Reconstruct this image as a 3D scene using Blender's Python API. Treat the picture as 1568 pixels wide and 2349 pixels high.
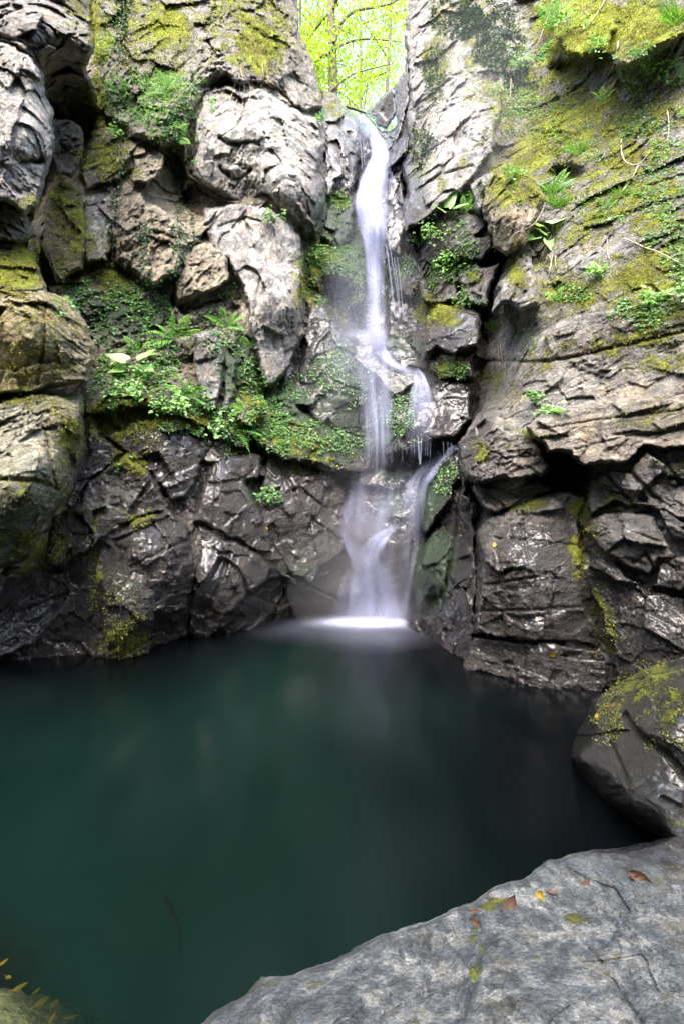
import bpy, math, random
import numpy as np

# ------------------------------------------------------------------ camera, world, sun, exposure
SC = bpy.context.scene
COL = SC.collection
for o in list(bpy.data.objects):
    bpy.data.objects.remove(o)
R_ = math.radians
F, CX, CY, H = 1044.0, 784.0, 1174.5, 1.70      # tracing units: focal length, centre, eye height above the water

cam_d = bpy.data.cameras.new('camera')
cam_d.sensor_fit = 'VERTICAL'
cam_d.sensor_height = 36.0
cam_d.lens = 16.0
cam_d.clip_start = 0.05
cam_d.clip_end = 500
cam = bpy.data.objects.new('camera', cam_d)
COL.objects.link(cam)
cam.location = (0, 0, H)
cam.rotation_euler = (R_(90), 0, 0)
SC.camera = cam

SUN_EL, SUN_AZ = 54.0, 186.0       # degrees; azimuth clockwise from +Y
world = bpy.data.worlds.new('World')
SC.world = world
world.use_nodes = True
wn = world.node_tree
for n in list(wn.nodes):
    wn.nodes.remove(n)
w_out = wn.nodes.new('ShaderNodeOutputWorld')
w_bg = wn.nodes.new('ShaderNodeBackground')
w_sky = wn.nodes.new('ShaderNodeTexSky')
w_sky.sky_type = 'NISHITA'
w_sky.sun_disc = False
w_sky.sun_elevation = R_(SUN_EL)
w_sky.sun_rotation = R_(SUN_AZ)
w_sky.air_density = 1.0
w_sky.dust_density = 4.5
w_sky.ozone_density = 1.0
w_bg.inputs['Strength'].default_value = 0.15
wn.links.new(w_sky.outputs[0], w_bg.inputs[0])
wn.links.new(w_bg.outputs[0], w_out.inputs[0])

sun_d = bpy.data.lights.new('sun', 'SUN')
sun_d.energy = 0.5
sun_d.angle = R_(70)
sun_d.color = (1.0, 0.96, 0.90)
sun = bpy.data.objects.new('sun', sun_d)
COL.objects.link(sun)
sun.location = (0, 0, 30)
sun.rotation_euler = (R_(90 - SUN_EL), 0, R_(180 - SUN_AZ))

SC.view_settings.view_transform = 'Standard'
SC.view_settings.look = 'None'
SC.view_settings.exposure = 3.0
SC.view_settings.gamma = 1.0
SC.view_settings.use_curve_mapping = False
SC.render.engine = 'CYCLES'
SC.cycles.max_bounces = 8
SC.cycles.diffuse_bounces = 6
SC.cycles.glossy_bounces = 2
SC.cycles.transmission_bounces = 3
SC.cycles.transparent_max_bounces = 24
SC.cycles.use_denoising = True
SC.cycles.sample_clamp_indirect = 1.2
SC.cycles.caustics_reflective = False
SC.cycles.caustics_refractive = False

# ------------------------------------------------------------------ small helpers
rng = np.random.default_rng(7)
random.seed(7)

def P(px, py, d):
    return np.array(((px - CX) / F * d, d, H - (py - CY) / F * d))

def tag(o, label=None, cat=None, group=None, kind=None):
    if label: o['label'] = label
    if cat: o['category'] = cat
    if group: o['group'] = group
    if kind: o['kind'] = kind
    return o

def empty(name, loc=(0, 0, 0)):
    o = bpy.data.objects.new(name, None)
    o.empty_display_size = 0.1
    COL.objects.link(o)
    o.location = loc
    return o

def link(name, me, mat=None, parent=None, loc=None):
    o = bpy.data.objects.new(name, me)
    if mat is not None and len(me.materials) == 0:
        me.materials.append(mat)
    COL.objects.link(o)
    if loc is not None:
        o.location = loc
    if parent is not None:
        o.parent = parent
        o.matrix_parent_inverse = parent.matrix_basis.inverted() if False else o.matrix_parent_inverse
    return o

def mesh_np(name, V, Fc, smooth=True, attrs=None, uv=None):
    """V (n,3), Fc (m,k) one face size, or a list of such arrays"""
    fl = Fc if isinstance(Fc, list) else [Fc]
    fl = [np.asarray(f, dtype=np.int32) for f in fl if len(f)]
    me = bpy.data.meshes.new(name)
    V = np.asarray(V, dtype=np.float32)
    me.vertices.add(len(V))
    me.vertices.foreach_set('co', V.ravel())
    idx = np.concatenate([f.ravel() for f in fl])
    tot = np.concatenate([np.full(len(f), f.shape[1], dtype=np.int32) for f in fl])
    start = np.concatenate(([0], np.cumsum(tot)[:-1])).astype(np.int32)
    me.loops.add(len(idx))
    me.loops.foreach_set('vertex_index', idx)
    me.polygons.add(len(tot))
    me.polygons.foreach_set('loop_start', start)
    me.polygons.foreach_set('loop_total', tot)
    me.polygons.foreach_set('use_smooth', np.full(len(tot), smooth, dtype=bool))
    if uv is not None:
        l = me.uv_layers.new(name='UVMap')
        l.data.foreach_set('uv', np.asarray(uv, dtype=np.float32)[idx].ravel())
    me.update(calc_edges=True)
    for k, a in (attrs or {}).items():
        a = np.asarray(a, dtype=np.float32)
        if a.ndim == 1:
            at = me.attributes.new(k, 'FLOAT', 'POINT'); at.data.foreach_set('value', a)
        elif a.shape[1] == 3:
            at = me.attributes.new(k, 'FLOAT_VECTOR', 'POINT'); at.data.foreach_set('vector', a.ravel())
        else:
            at = me.attributes.new(k, 'FLOAT_COLOR', 'POINT'); at.data.foreach_set('color', a.ravel())
    return me

# ------------------------------------------------------------------ numpy noise
def _h(i, j, k, seed):
    with np.errstate(over='ignore'):
        h = (i.astype(np.uint32) * np.uint32(374761393) + j.astype(np.uint32) * np.uint32(668265263)
             + k.astype(np.uint32) * np.uint32(2147483647 & 0x9E3779B1) + np.uint32((seed * 1274126177 + 12345) & 0xffffffff))
        h = (h ^ (h >> np.uint32(13))) * np.uint32(1274126177)
        h = (h ^ (h >> np.uint32(16))) * np.uint32(2246822519)
        return h ^ (h >> np.uint32(15))

def _f(h):
    return h.astype(np.float32) * np.float32(1.0 / 4294967296.0)

def vnoise(p, seed=0):
    p = np.asarray(p, dtype=np.float32)
    b = np.floor(p)
    f = p - b
    b = b.astype(np.int64)
    u = f * f * f * (f * (f * 6 - 15) + 10)
    i, j, k = b[:, 0], b[:, 1], b[:, 2]
    def c(a, bb, cc): return _f(_h(i + a, j + bb, k + cc, seed))
    ux, uy, uz = u[:, 0], u[:, 1], u[:, 2]
    x00 = c(0, 0, 0) * (1 - ux) + c(1, 0, 0) * ux
    x10 = c(0, 1, 0) * (1 - ux) + c(1, 1, 0) * ux
    x01 = c(0, 0, 1) * (1 - ux) + c(1, 0, 1) * ux
    x11 = c(0, 1, 1) * (1 - ux) + c(1, 1, 1) * ux
    return ((x00 * (1 - uy) + x10 * uy) * (1 - uz) + (x01 * (1 - uy) + x11 * uy) * uz) * 2 - 1

def fbm(p, octv=4, seed=0, gain=0.5, lac=2.03):
    s = np.zeros(len(p), dtype=np.float32); a = 1.0; q = np.asarray(p, dtype=np.float32).copy(); t = 0
    for o in range(octv):
        s += a * vnoise(q, seed + o * 17); t += a
        a *= gain; q = q * lac + 3.7
    return s / t

def facet(p, seed=0, tilt=1.0):
    """fractured-rock relief: every Voronoi cell is a tilted, offset plane"""
    p = np.asarray(p, dtype=np.float32)
    b = np.floor(p).astype(np.int64)
    n = len(p)
    best = np.full(n, 1e9, dtype=np.float32); sec = best.copy()
    val = np.zeros(n, dtype=np.float32)
    for a in (-1, 0, 1):
        for bb in (-1, 0, 1):
            for cc in (-1, 0, 1):
                i, j, k = b[:, 0] + a, b[:, 1] + bb, b[:, 2] + cc
                h = _h(i, j, k, seed)
                r1 = (h & np.uint32(1023)).astype(np.float32) / 1023.0
                r2 = ((h >> np.uint32(10)) & np.uint32(1023)).astype(np.float32) / 1023.0
                r3 = ((h >> np.uint32(20)) & np.uint32(1023)).astype(np.float32) / 1023.0
                dx = p[:, 0] - (i + r1); dy = p[:, 1] - (j + r2); dz = p[:, 2] - (k + r3)
                d = dx * dx + dy * dy + dz * dz
                g = _h(i, k, j, seed + 91)
                g1 = (g & np.uint32(1023)).astype(np.float32) / 511.5 - 1
                g2 = ((g >> np.uint32(10)) & np.uint32(1023)).astype(np.float32) / 511.5 - 1
                g3 = ((g >> np.uint32(20)) & np.uint32(1023)).astype(np.float32) / 511.5 - 1
                v = g3 * 0.16 + 1.55 * tilt * (g1 * dx + g2 * dz)
                m = d < best
                sec = np.where(m, best, np.minimum(sec, d))
                val = np.where(m, v, val)
                best = np.where(m, d, best)
    edge = np.sqrt(sec) - np.sqrt(best)
    return val, edge

# ------------------------------------------------------------------ tracing geometry
def sdf_poly(x, y, poly):
    """signed distance, positive inside"""
    poly = np.asarray(poly, dtype=np.float32)
    d2 = np.full(x.shape, 1e12, dtype=np.float32)
    ins = np.zeros(x.shape, dtype=bool)
    n = len(poly)
    for a in range(n):
        x0, y0 = poly[a]; x1, y1 = poly[(a + 1) % n]
        ex, ey = x1 - x0, y1 - y0
        wx, wy = x - x0, y - y0
        t = np.clip((wx * ex + wy * ey) / (ex * ex + ey * ey + 1e-9), 0, 1)
        d2 = np.minimum(d2, (wx - ex * t) ** 2 + (wy - ey * t) ** 2)
        c = ((y0 <= y) & (y1 > y)) | ((y1 <= y) & (y0 > y))
        if ey != 0:
            ins ^= c & (x < x0 + (y - y0) / ey * ex)
    d = np.sqrt(d2)
    return np.where(ins, d, -d)

def depth_fn(ctrl, c=45.0):
    ctrl = np.asarray(ctrl, dtype=np.float64)
    X = ctrl[:, :2]; inv = 1.0 / ctrl[:, 2]
    n = len(ctrl)
    if n < 4:
        A = np.c_[np.ones(n), X]
        if n == 1: A = A[:, :1]
        co = np.linalg.lstsq(A, inv, rcond=None)[0]
        if n == 1:
            return lambda x, y: np.full(x.shape, 1.0 / co[0], dtype=np.float32)
        if n == 2:
            dv = X[1] - X[0]; L = float(dv @ dv)
            def f2(x, y):
                t = ((x - X[0, 0]) * dv[0] + (y - X[0, 1]) * dv[1]) / L
                return (1.0 / (inv[0] + (inv[1] - inv[0]) * t)).astype(np.float32)
            return f2
        return lambda x, y: (1.0 / np.maximum(co[0] + co[1] * x + co[2] * y, 0.03)).astype(np.float32)
    D = np.sqrt(((X[:, None] - X[None]) ** 2).sum(-1) + c * c)
    Pm = np.c_[np.ones(n), X]
    M = np.zeros((n + 3, n + 3)); M[:n, :n] = D; M[:n, n:] = Pm; M[n:, :n] = Pm.T
    sol = np.linalg.solve(M, np.r_[inv, 0, 0, 0])
    def f(x, y):
        s = sol[n] + sol[n + 1] * x + sol[n + 2] * y
        for a in range(n):
            s = s + sol[a] * np.sqrt((x - X[a, 0]) ** 2 + (y - X[a, 1]) ** 2 + c * c)
        return (1.0 / np.maximum(s, 0.03)).astype(np.float32)
    return f

def lines_dist(x, y, pts):
    d2 = np.full(x.shape, 1e12, dtype=np.float32)
    for (x0, y0), (x1, y1) in zip(pts[:-1], pts[1:]):
        ex, ey = x1 - x0, y1 - y0
        t = np.clip(((x - x0) * ex + (y - y0) * ey) / (ex * ex + ey * ey + 1e-9), 0, 1)
        d2 = np.minimum(d2, (x - x0 - ex * t) ** 2 + (y - y0 - ey * t) ** 2)
    return np.sqrt(d2)

G = 2.7                                     # lattice spacing in tracing units
GX0, GX1, GY0, GY1 = int(-192 / G), int(1792 / G), int(-172 / G), int(2745 / G)     # lattice limits
ZB = np.full((GY1 - GY0 + 1, GX1 - GX0 + 1), 99.0, dtype=np.float32)
ZW = ZB.copy()                              # the wall being built

def boxblur(a, r):
    for ax in (0, 1):
        pad = [(0, 0), (0, 0)]; pad[ax] = (r + 1, r)
        c = np.cumsum(np.pad(a, pad, mode='edge').astype(np.float64), axis=ax)
        n = a.shape[ax]
        hi = np.take(c, np.arange(2 * r + 1, 2 * r + 1 + n), axis=ax); lo = np.take(c, np.arange(0, n), axis=ax)
        a = (hi - lo) / (2 * r + 1)
    return a

def wall_field(ctrl, off, r=11):
    """the sheet behind the blocks just built: their own depth, smoothed, set back a little; traced depth where there are none"""
    gx, gy = np.meshgrid(np.arange(GX0, GX1 + 1) * G, np.arange(GY0, GY1 + 1) * G)
    f = depth_fn(ctrl)(gx.ravel(), gy.ravel()).reshape(gx.shape)
    v = np.where(ZW < 90, ZW, f)
    for _ in range(3):
        v = boxblur(v, r)
    ZW[:] = 99.0
    return (v + off).astype(np.float32)

def blobs(x, y, bl):
    s = np.zeros(x.shape, dtype=np.float32)
    for b in bl:
        cx, cy, rx, ry, a = b[:5]
        dx, dy = x - cx, y - cy
        if len(b) > 5:
            c_, s_ = math.cos(R_(b[5])), math.sin(R_(b[5]))
            dx, dy = dx * c_ + dy * s_, -dx * s_ + dy * c_
        q = (dx / rx) ** 2 + (dy / ry) ** 2
        s = np.maximum(s, a * np.exp(-q ** 1.6 * 0.7))
    return s

# where moss, water films and algae sit on the rock (natural growth, its own shapes)
MOSS = [(330, 60, 190, 110, .55), (395, 50, 50, 60, .9), (590, 110, 66, 66, .95), (560, 40, 120, 70, .62), (340, 140, 110, 80, .45),
        (220, 60, 16, 110, 1.0, -4), (215, 240, 30, 70, .9, -20), (245, 370, 70, 60, .75), (160, 500, 40, 110, .7, -25), (260, 640, 40, 40, .9),
        (170, 640, 60, 40, .6), (60, 470, 40, 30, .6), (60, 600, 70, 60, .8), (20, 640, 60, 40, .9), (150, 845, 60, 30, .5), (40, 860, 60, 60, .5),
        (90, 760, 90, 110, .45), (60, 1150, 90, 60, .5), (60, 1255, 90, 50, .75), (155, 1000, 40, 60, .8), (150, 1090, 30, 80, .6), (90, 920, 110, 25, .6),
        (300, 1060, 45, 26, 1.0, 25), (300, 950, 150, 40, .95), (430, 960, 90, 30, .8), (300, 985, 60, 40, .6), (320, 1190, 45, 20, .7),
        (360, 1010, 30, 30, .4), (290, 1465, 60, 50, .8), (260, 1400, 50, 80, .35), (215, 1300, 12, 120, .7), (220, 570, 60, 60, .3),
        (570, 930, 60, 60, .7), (620, 990, 60, 50, .6), (700, 1020, 90, 60, .7), (740, 600, 60, 60, .8), (700, 660, 30, 60, .7), (780, 470, 40, 40, .5),
        (800, 690, 60, 50, .5), (725, 150, 14, 120, .6, -20), (700, 80, 25, 80, .5), (770, 240, 30, 30, .5),
        (1010, 720, 50, 30, .9), (1030, 845, 40, 26, .9), (1060, 600, 40, 60, .35), (1085, 640, 20, 25, .6), (975, 700, 30, 60, .6),
        (1000, 130, 30, 120, .7), (1090, 60, 60, 110, .6), (1130, 160, 60, 90, .5), (965, 340, 30, 70, .35), (1060, 370, 12, 40, .6, 20), (1010, 420, 14, 20, .6),
        (1280, 250, 190, 130, .74), (1180, 430, 80, 60, .8), (1230, 360, 110, 80, .75), (1400, 330, 200, 140, .66), (1500, 250, 120, 120, .6),
        (1340, 60, 140, 90, 1.0), (1480, 60, 120, 70, 1.0), (1300, 130, 100, 60, .9), (1450, 470, 160, 90, .65), (1350, 520, 120, 60, .55),
        (1500, 620, 130, 80, .75), (1300, 670, 80, 60, .75), (1400, 640, 90, 60, .55), (1180, 625, 26, 50, 1.0, -30), (1250, 610, 40, 20, .5), (1170, 560, 60, 40, .4),
        (1450, 780, 160, 30, .7, -14), (1520, 720, 90, 40, .7), (1300, 790, 60, 20, .6, -20), (1160, 720, 30, 30, .35), (1230, 830, 40, 60, .5), (1130, 870, 40, 30, .6),
        (1180, 900, 40, 30, .4), (1500, 830, 80, 30, .55), (1100, 1030, 26, 26, .7), (1180, 1020, 30, 20, .4), (1210, 1160, 50, 14, .8, -10), (1330, 1170, 26, 50, .9), (1325, 1280, 20, 60, .8),
        (1420, 1150, 50, 16, .7), (1560, 1075, 40, 14, .6), (1500, 960, 90, 40, .4), (1380, 1400, 24, 60, .7), (1400, 1480, 30, 60, .5), (1350, 1220, 40, 20, .4),
        (1470, 1560, 90, 40, .6, -30), (1390, 1640, 40, 60, .5), (1530, 1640, 60, 90, .4), (1180, 1000, 30, 40, .3), (1225, 1000, 40, 10, .6),
        (1130, 2080, 40, 14, .6), (1085, 2130, 14, 40, .55, 15), (1330, 2110, 60, 14, .5), (1090, 2220, 12, 60, .6, 15), (560, 2290, 60, 14, .4, -20)]
WET = [(700, 1250, 420, 260, .95), (480, 1030, 260, 140, .7), (300, 1350, 200, 200, .65), (850, 560, 130, 420, .8), (900, 1000, 220, 260, .9),
       (1030, 900, 70, 170, .8), (1010, 1250, 110, 260, .95), (1220, 1500, 260, 110, .9), (1250, 1320, 170, 160, .7), (1480, 1420, 170, 160, .6), (1480, 1180, 160, 90, .4),
       (100, 1430, 200, 120, .7), (1480, 1720, 200, 260, .95), (1060, 740, 60, 60, .6), (200, 1060, 60, 110, .7), (790, 390, 60, 110, .6), (905, 450, 40, 150, .9), (60, 1230, 90, 60, .35)]
ALGA = [(800, 900, 150, 170, .7), (720, 1010, 150, 70, 1.0), (640, 930, 90, 70, 1.0), (770, 560, 90, 140, .9), (820, 660, 90, 90, .9), (980, 1130, 45, 80, .9), (990, 1310, 60, 110, .95), (900, 1080, 60, 40, .8),
        (880, 960, 60, 80, .8), (900, 1160, 60, 90, .7), (690, 1330, 110, 60, .6), (720, 1250, 60, 60, .5), (600, 1130, 40, 60, .6), (550, 850, 60, 90, .9), (300, 720, 150, 70, .8), (900, 790, 90, 40, .7),
        (1020, 610, 60, 60, .7), (640, 1410, 80, 24, .6), (470, 1150, 60, 60, .3), (940, 600, 40, 50, .6), (1060, 560, 40, 60, .6), (960, 330, 30, 60, .45), (960, 420, 30, 40, .5)]
PALE = [(600, 330, 150, 130, .9), (620, 600, 90, 160, .8), (60, 260, 60, 150, .9), (1040, 320, 120, 160, .8), (230, 490, 40, 60, .8), (560, 530, 80, 60, .6), (60, 1000, 90, 90, .5), (640, 800, 40, 60, .7),
        (160, 730, 60, 100, .4), (1150, 720, 110, 130, .35), (1300, 960, 200, 60, .45), (1150, 980, 70, 40, .7), (1120, 2200, 500, 260, .5), (300, 60, 60, 90, .5), (700, 1150, 60, 30, .5), (720, 1220, 30, 50, .5),
        (100, 40, 100, 50, .4), (1350, 790, 220, 90, .3)]

def mask_at(x, y):
    return np.c_[blobs(x, y, MOSS), blobs(x, y, WET), blobs(x, y, ALGA), blobs(x, y, PALE)]

NSEED = [100]

def rock(name, poly, ctrl, T=0.5, R=60, dip=15, size=1.0, amp=.86, soft=0.0, jit=7.0, strata=0.5, cracks=(), color=(.30, .30, .29),
         mat=None, parent=None, dent=(), drop=True, mossk=1.0, wetk=1.0, wet0=0.0, rk=.40, tk=.6, field=None, pw=1.35):
    NSEED[0] += 13; seed = NSEED[0]
    poly = np.asarray(poly, dtype=np.float32)
    m = 12
    ix0 = max(GX0, int((poly[:, 0].min() - m) // G)); ix1 = min(GX1, int((poly[:, 0].max() + m) // G) + 1)
    iy0 = max(GY0, int((poly[:, 1].min() - m) // G)); iy1 = min(GY1, int((poly[:, 1].max() + m) // G) + 1)
    gx, gy = np.meshgrid(np.arange(ix0, ix1 + 1), np.arange(iy0, iy1 + 1))
    shp = gx.shape
    x = (gx.ravel() * G).astype(np.float32); y = (gy.ravel() * G).astype(np.float32)
    q = np.c_[x, y, np.full_like(x, seed * 1.37)]
    wx = jit * (fbm(q / 55, 3, seed) * 1.6 + 0.35 * vnoise(q / 9, seed + 5))
    wy = jit * (fbm(q / 55, 3, seed + 50) * 1.6 + 0.35 * vnoise(q / 9, seed + 9))
    s = sdf_poly(x + wx, y + wy, poly)
    S = s.reshape(shp); ins = S > 0
    # pull the ring of outside vertices onto the outline
    X = x.reshape(shp).copy(); Y = y.reshape(shp).copy()
    bestS = np.full(shp, -1.0, dtype=np.float32); bx = X.copy(); by = Y.copy()
    for dy in (-1, 0, 1):
        for dx in (-1, 0, 1):
            if dx == 0 and dy == 0: continue
            Sn = np.full(shp, -1.0, dtype=np.float32)
            ys = slice(max(0, -dy), shp[0] - max(0, dy)); yd = slice(max(0, dy), shp[0] - max(0, -dy))
            xs = slice(max(0, -dx), shp[1] - max(0, dx)); xd = slice(max(0, dx), shp[1] - max(0, -dx))
            Sn[ys, xs] = S[yd, xd]
            mm = (~ins) & (Sn > 0) & (Sn > bestS)
            t = Sn / (Sn - S + 1e-9)
            bx = np.where(mm, X + dx * G * (1 - t), bx); by = np.where(mm, Y + dy * G * (1 - t), by)
            bestS = np.where(mm, Sn, bestS)
    ring = bestS > 0
    X = np.where(ring, bx, X); Y = np.where(ring, by, Y)
    use = ins | ring
    anyin = ins[:-1, :-1] | ins[1:, :-1] | ins[:-1, 1:] | ins[1:, 1:]
    allu = use[:-1, :-1] & use[1:, :-1] & use[:-1, 1:] & use[1:, 1:]
    cell = anyin & allu
    vid = np.full(shp, -1, dtype=np.int64)
    um = np.zeros(shp, dtype=bool)
    um[:-1, :-1] |= cell; um[1:, :-1] |= cell; um[:-1, 1:] |= cell; um[1:, 1:] |= cell
    vid[um] = np.arange(um.sum())
    px = X[um]; py = Y[um]; sd = np.maximum(S[um], 0)
    quads = np.stack([vid[:-1, :-1][cell], vid[1:, :-1][cell], vid[1:, 1:][cell], vid[:-1, 1:][cell]], 1)
    d = field[gy[um] - GY0, gx[um] - GX0] if field is not None else depth_fn(ctrl)(px, py)
    base = np.c_[(px - CX) / F * d, d, H - (py - CY) / F * d].astype(np.float32)
    rn = 0.5 + 0.5 * vnoise(np.c_[px, py, px * 0 + seed] / 60, seed + 71)
    t = np.clip(sd / (R * rk * (0.30 + 1.1 * rn)), 0, 1)
    T = T * tk
    infl = T * (1 - t) ** pw
    # strata space
    a = R_(dip)
    ca, sa = math.cos(a), math.sin(a)
    al = base[:, 0] * ca + base[:, 2] * sa
    ac = -base[:, 0] * sa + base[:, 2] * ca
    wr = 0.10 * fbm(base * 1.7, 3, seed + 3)
    sp = np.c_[al, base[:, 1] + 0.3 * ac, ac + wr].astype(np.float32)
    k = 1.0 / size
    st = sp * np.array([0.86, 0.86, 1.0 + .42 * min(strata, 1.6)], dtype=np.float32)
    st = st + 0.012 * np.c_[fbm(base * 5, 3, seed + 31), fbm(base * 5, 3, seed + 32), fbm(base * 5, 3, seed + 33)]
    disp = 0.07 * size * fbm(base * 0.9 * k, 3, seed + 1)
    mo = blobs(px, py, MOSS) * mossk
    hard = (1 - soft) * (1 - .6 * np.clip(mo * 1.2 - .3, 0, 1))
    if soft < 1:
        v1, e1 = facet(st * 1.15 * k, seed + 11)
        v2, e2 = facet(st * 2.7 * k + 7, seed + 12)
        v3, e3 = facet(st * 6.3 + 3, seed + 13)
        v4, e4 = facet(st * 14.5 + 5, seed + 14)
        g2 = np.clip(0.5 + 1.5 * fbm(base * 1.9, 2, seed + 15), 0.15, 1.2) * (1 - .5 * np.clip(blobs(px, py, WET) * 1.3, 0, 1))
        disp += hard * (0.19 * size * v1 + 0.075 * size * v2 + g2 * (0.042 * v3 + 0.025 * v4))
        v5, e5 = facet(st * 30 + 9, seed + 16)
        disp += hard * g2 * 0.014 * v5
        disp -= hard * 0.008 * np.exp(-(e2 / 0.035) ** 2) * g2
    lam = sp[:, 2] * 12 + 1.0 * fbm(base * 2.2, 3, seed + 21)
    saw = lam - np.floor(lam)
    act = np.clip(0.2 + 1.6 * fbm(base * 1.6, 3, seed + 22), 0, 1)
    disp += strata * 0.016 * act * (saw - 0.5)
    rg = 1 - np.abs(fbm(base * 4.5, 4, seed + 43, .55)) * 2
    disp += 0.004 * rg + 0.016 * fbm(base * 15, 3, seed + 41, .6)
    mq = np.clip(mo * 1.6 - .5, 0, 1)
    disp += mq * (.035 * fbm(base * 3.3, 3, seed + 81) + .022 * np.abs(fbm(base * 9, 3, seed + 82)))
    disp *= amp
    for c in cracks:
        w, dep = c[0], c[1]
        dl = lines_dist(px + 3.5 * fbm(np.c_[px, py, px * 0] / 14, 3, seed + 61), py + 3.5 * fbm(np.c_[px, py, px * 0 + 9] / 14, 3, seed + 62), c[2])
        disp -= .65 * dep * np.exp(-(dl / (w * .8)) ** 2)
    for dn in dent:
        disp -= dn[4] * np.exp(-(((px - dn[0]) / dn[2]) ** 2 + ((py - dn[1]) / dn[3]) ** 2) ** 2)
    fade = 0.45 + 0.55 * np.clip(sd / 22, 0, 1)
    dd = np.maximum(d + infl - disp * fade, 0.3)
    V = np.c_[(px - CX) / F * dd, dd, H - (py - CY) / F * dd].astype(np.float32)
    # z-buffer for things that grow on the rock
    giy = gy[um] - GY0; gix = gx[um] - GX0
    np.minimum.at(ZB, (giy, gix), dd)
    np.minimum.at(ZW, (giy, gix), dd)
    # rim running back into the hill
    e = np.concatenate([quads[:, [0, 1]], quads[:, [1, 2]], quads[:, [2, 3]], quads[:, [3, 0]]])
    key = np.minimum(e[:, 0], e[:, 1]) * (len(V) + 1) + np.maximum(e[:, 0], e[:, 1])
    _, inv, cnt = np.unique(key, return_inverse=True, return_counts=True)
    be = e[cnt[inv] == 1]
    bv = np.unique(be)
    mp = np.full(len(V), -1, dtype=np.int64); mp[bv] = len(V) + np.arange(len(bv))
    cen = np.array([px.mean(), py.mean()])
    bxp = px[bv] + (cen[0] - px[bv]) * 0.10; byp = py[bv] + (cen[1] - py[bv]) * 0.10
    bd = dd[bv] + T + 0.15
    V2 = np.c_[(bxp - CX) / F * bd, bd, H - (byp - CY) / F * bd]
    mp2 = np.full(len(V), -1, dtype=np.int64); mp2[bv] = len(V) + len(bv)
    q2 = np.stack([be[:, 1], be[:, 0], mp[be[:, 0]], mp[be[:, 1]]], 1)
    cb = depth_fn(ctrl)(cen[:1], cen[1:])[0] + T + 0.5
    V3 = P(cen[0], cen[1], cb)[None]
    t3 = np.stack([mp[be[:, 1]], mp[be[:, 0]], np.full(len(be), len(V) + len(bv))], 1)
    mk = mask_at(px + 18 * fbm(np.c_[px, py, px * 0] / 40, 3, 5), py + 18 * fbm(np.c_[px, py, px * 0] / 40, 3, 6))
    mk[:, 0] *= mossk; mk[:, 1] = np.maximum(mk[:, 1] * wetk, wet0)
    mk = np.concatenate([mk, mk[bv], mk[:1] * 0])
    spa = np.concatenate([sp, sp[bv], sp[:1]])
    me = mesh_np(name, np.concatenate([V, V2, V3]), [quads, q2, t3], True, {'mask': mk, 'sp': spa})
    o = link(name, me, mat or ROCK, parent)
    o.color = (*[c * k_ for c, k_ in zip(color, (.695, .68, .64))], 1)
    return o

# ------------------------------------------------------------------ materials
def new_mat(name):
    m = bpy.data.materials.new(name); m.use_nodes = True
    nt = m.node_tree
    for n in list(nt.nodes): nt.nodes.remove(n)
    return m, nt

class NB:
    """tiny node builder"""
    def __init__(s, nt): s.nt = nt
    def n(s, t, **kw):
        nd = s.nt.nodes.new(t)
        for k, v in kw.items(): setattr(nd, k, v)
        return nd
    def l(s, a, b): s.nt.links.new(a, b)
    def noise(s, vec, scale, detail=6, rough=0.55, dist=0.0):
        nd = s.n('ShaderNodeTexNoise'); nd.inputs['Scale'].default_value = scale; nd.inputs['Detail'].default_value = detail
        nd.inputs['Roughness'].default_value = rough; nd.inputs['Distortion'].default_value = dist
        if vec is not None: s.l(vec, nd.inputs['Vector'])
        return nd.outputs['Fac']
    def math(s, op, a, b=None, c=None, clamp=False):
        nd = s.n('ShaderNodeMath', operation=op); nd.use_clamp = clamp
        for i, v in enumerate((a, b, c)):
            if v is None: continue
            if isinstance(v, (int, float)): nd.inputs[i].default_value = v
            else: s.l(v, nd.inputs[i])
        return nd.outputs[0]
    def ss(s, v, lo, hi):
        nd = s.n('ShaderNodeMapRange', interpolation_type='SMOOTHSTEP')
        s.l(v, nd.inputs['Value']); nd.inputs['From Min'].default_value = lo; nd.inputs['From Max'].default_value = hi
        return nd.outputs['Result']
    def ramp(s, v, stops):
        nd = s.n('ShaderNodeValToRGB'); cr = nd.color_ramp
        while len(cr.elements) < len(stops): cr.elements.new(0.5)
        for e, (p, c) in zip(cr.elements, stops): e.position = p; e.color = (*c, 1)
        s.l(v, nd.inputs['Fac']); return nd.outputs['Color']
    def mix(s, f, a, b, mode='MIX'):
        nd = s.n('ShaderNodeMix', data_type='RGBA', blend_type=mode)
        if isinstance(f, (int, float)): nd.inputs['Factor'].default_value = f
        else: s.l(f, nd.inputs['Factor'])
        for i, v in ((6, a), (7, b)):
            if isinstance(v, tuple): nd.inputs[i].default_value = (*v, 1)
            else: s.l(v, nd.inputs[i])
        return nd.outputs[2]

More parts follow.
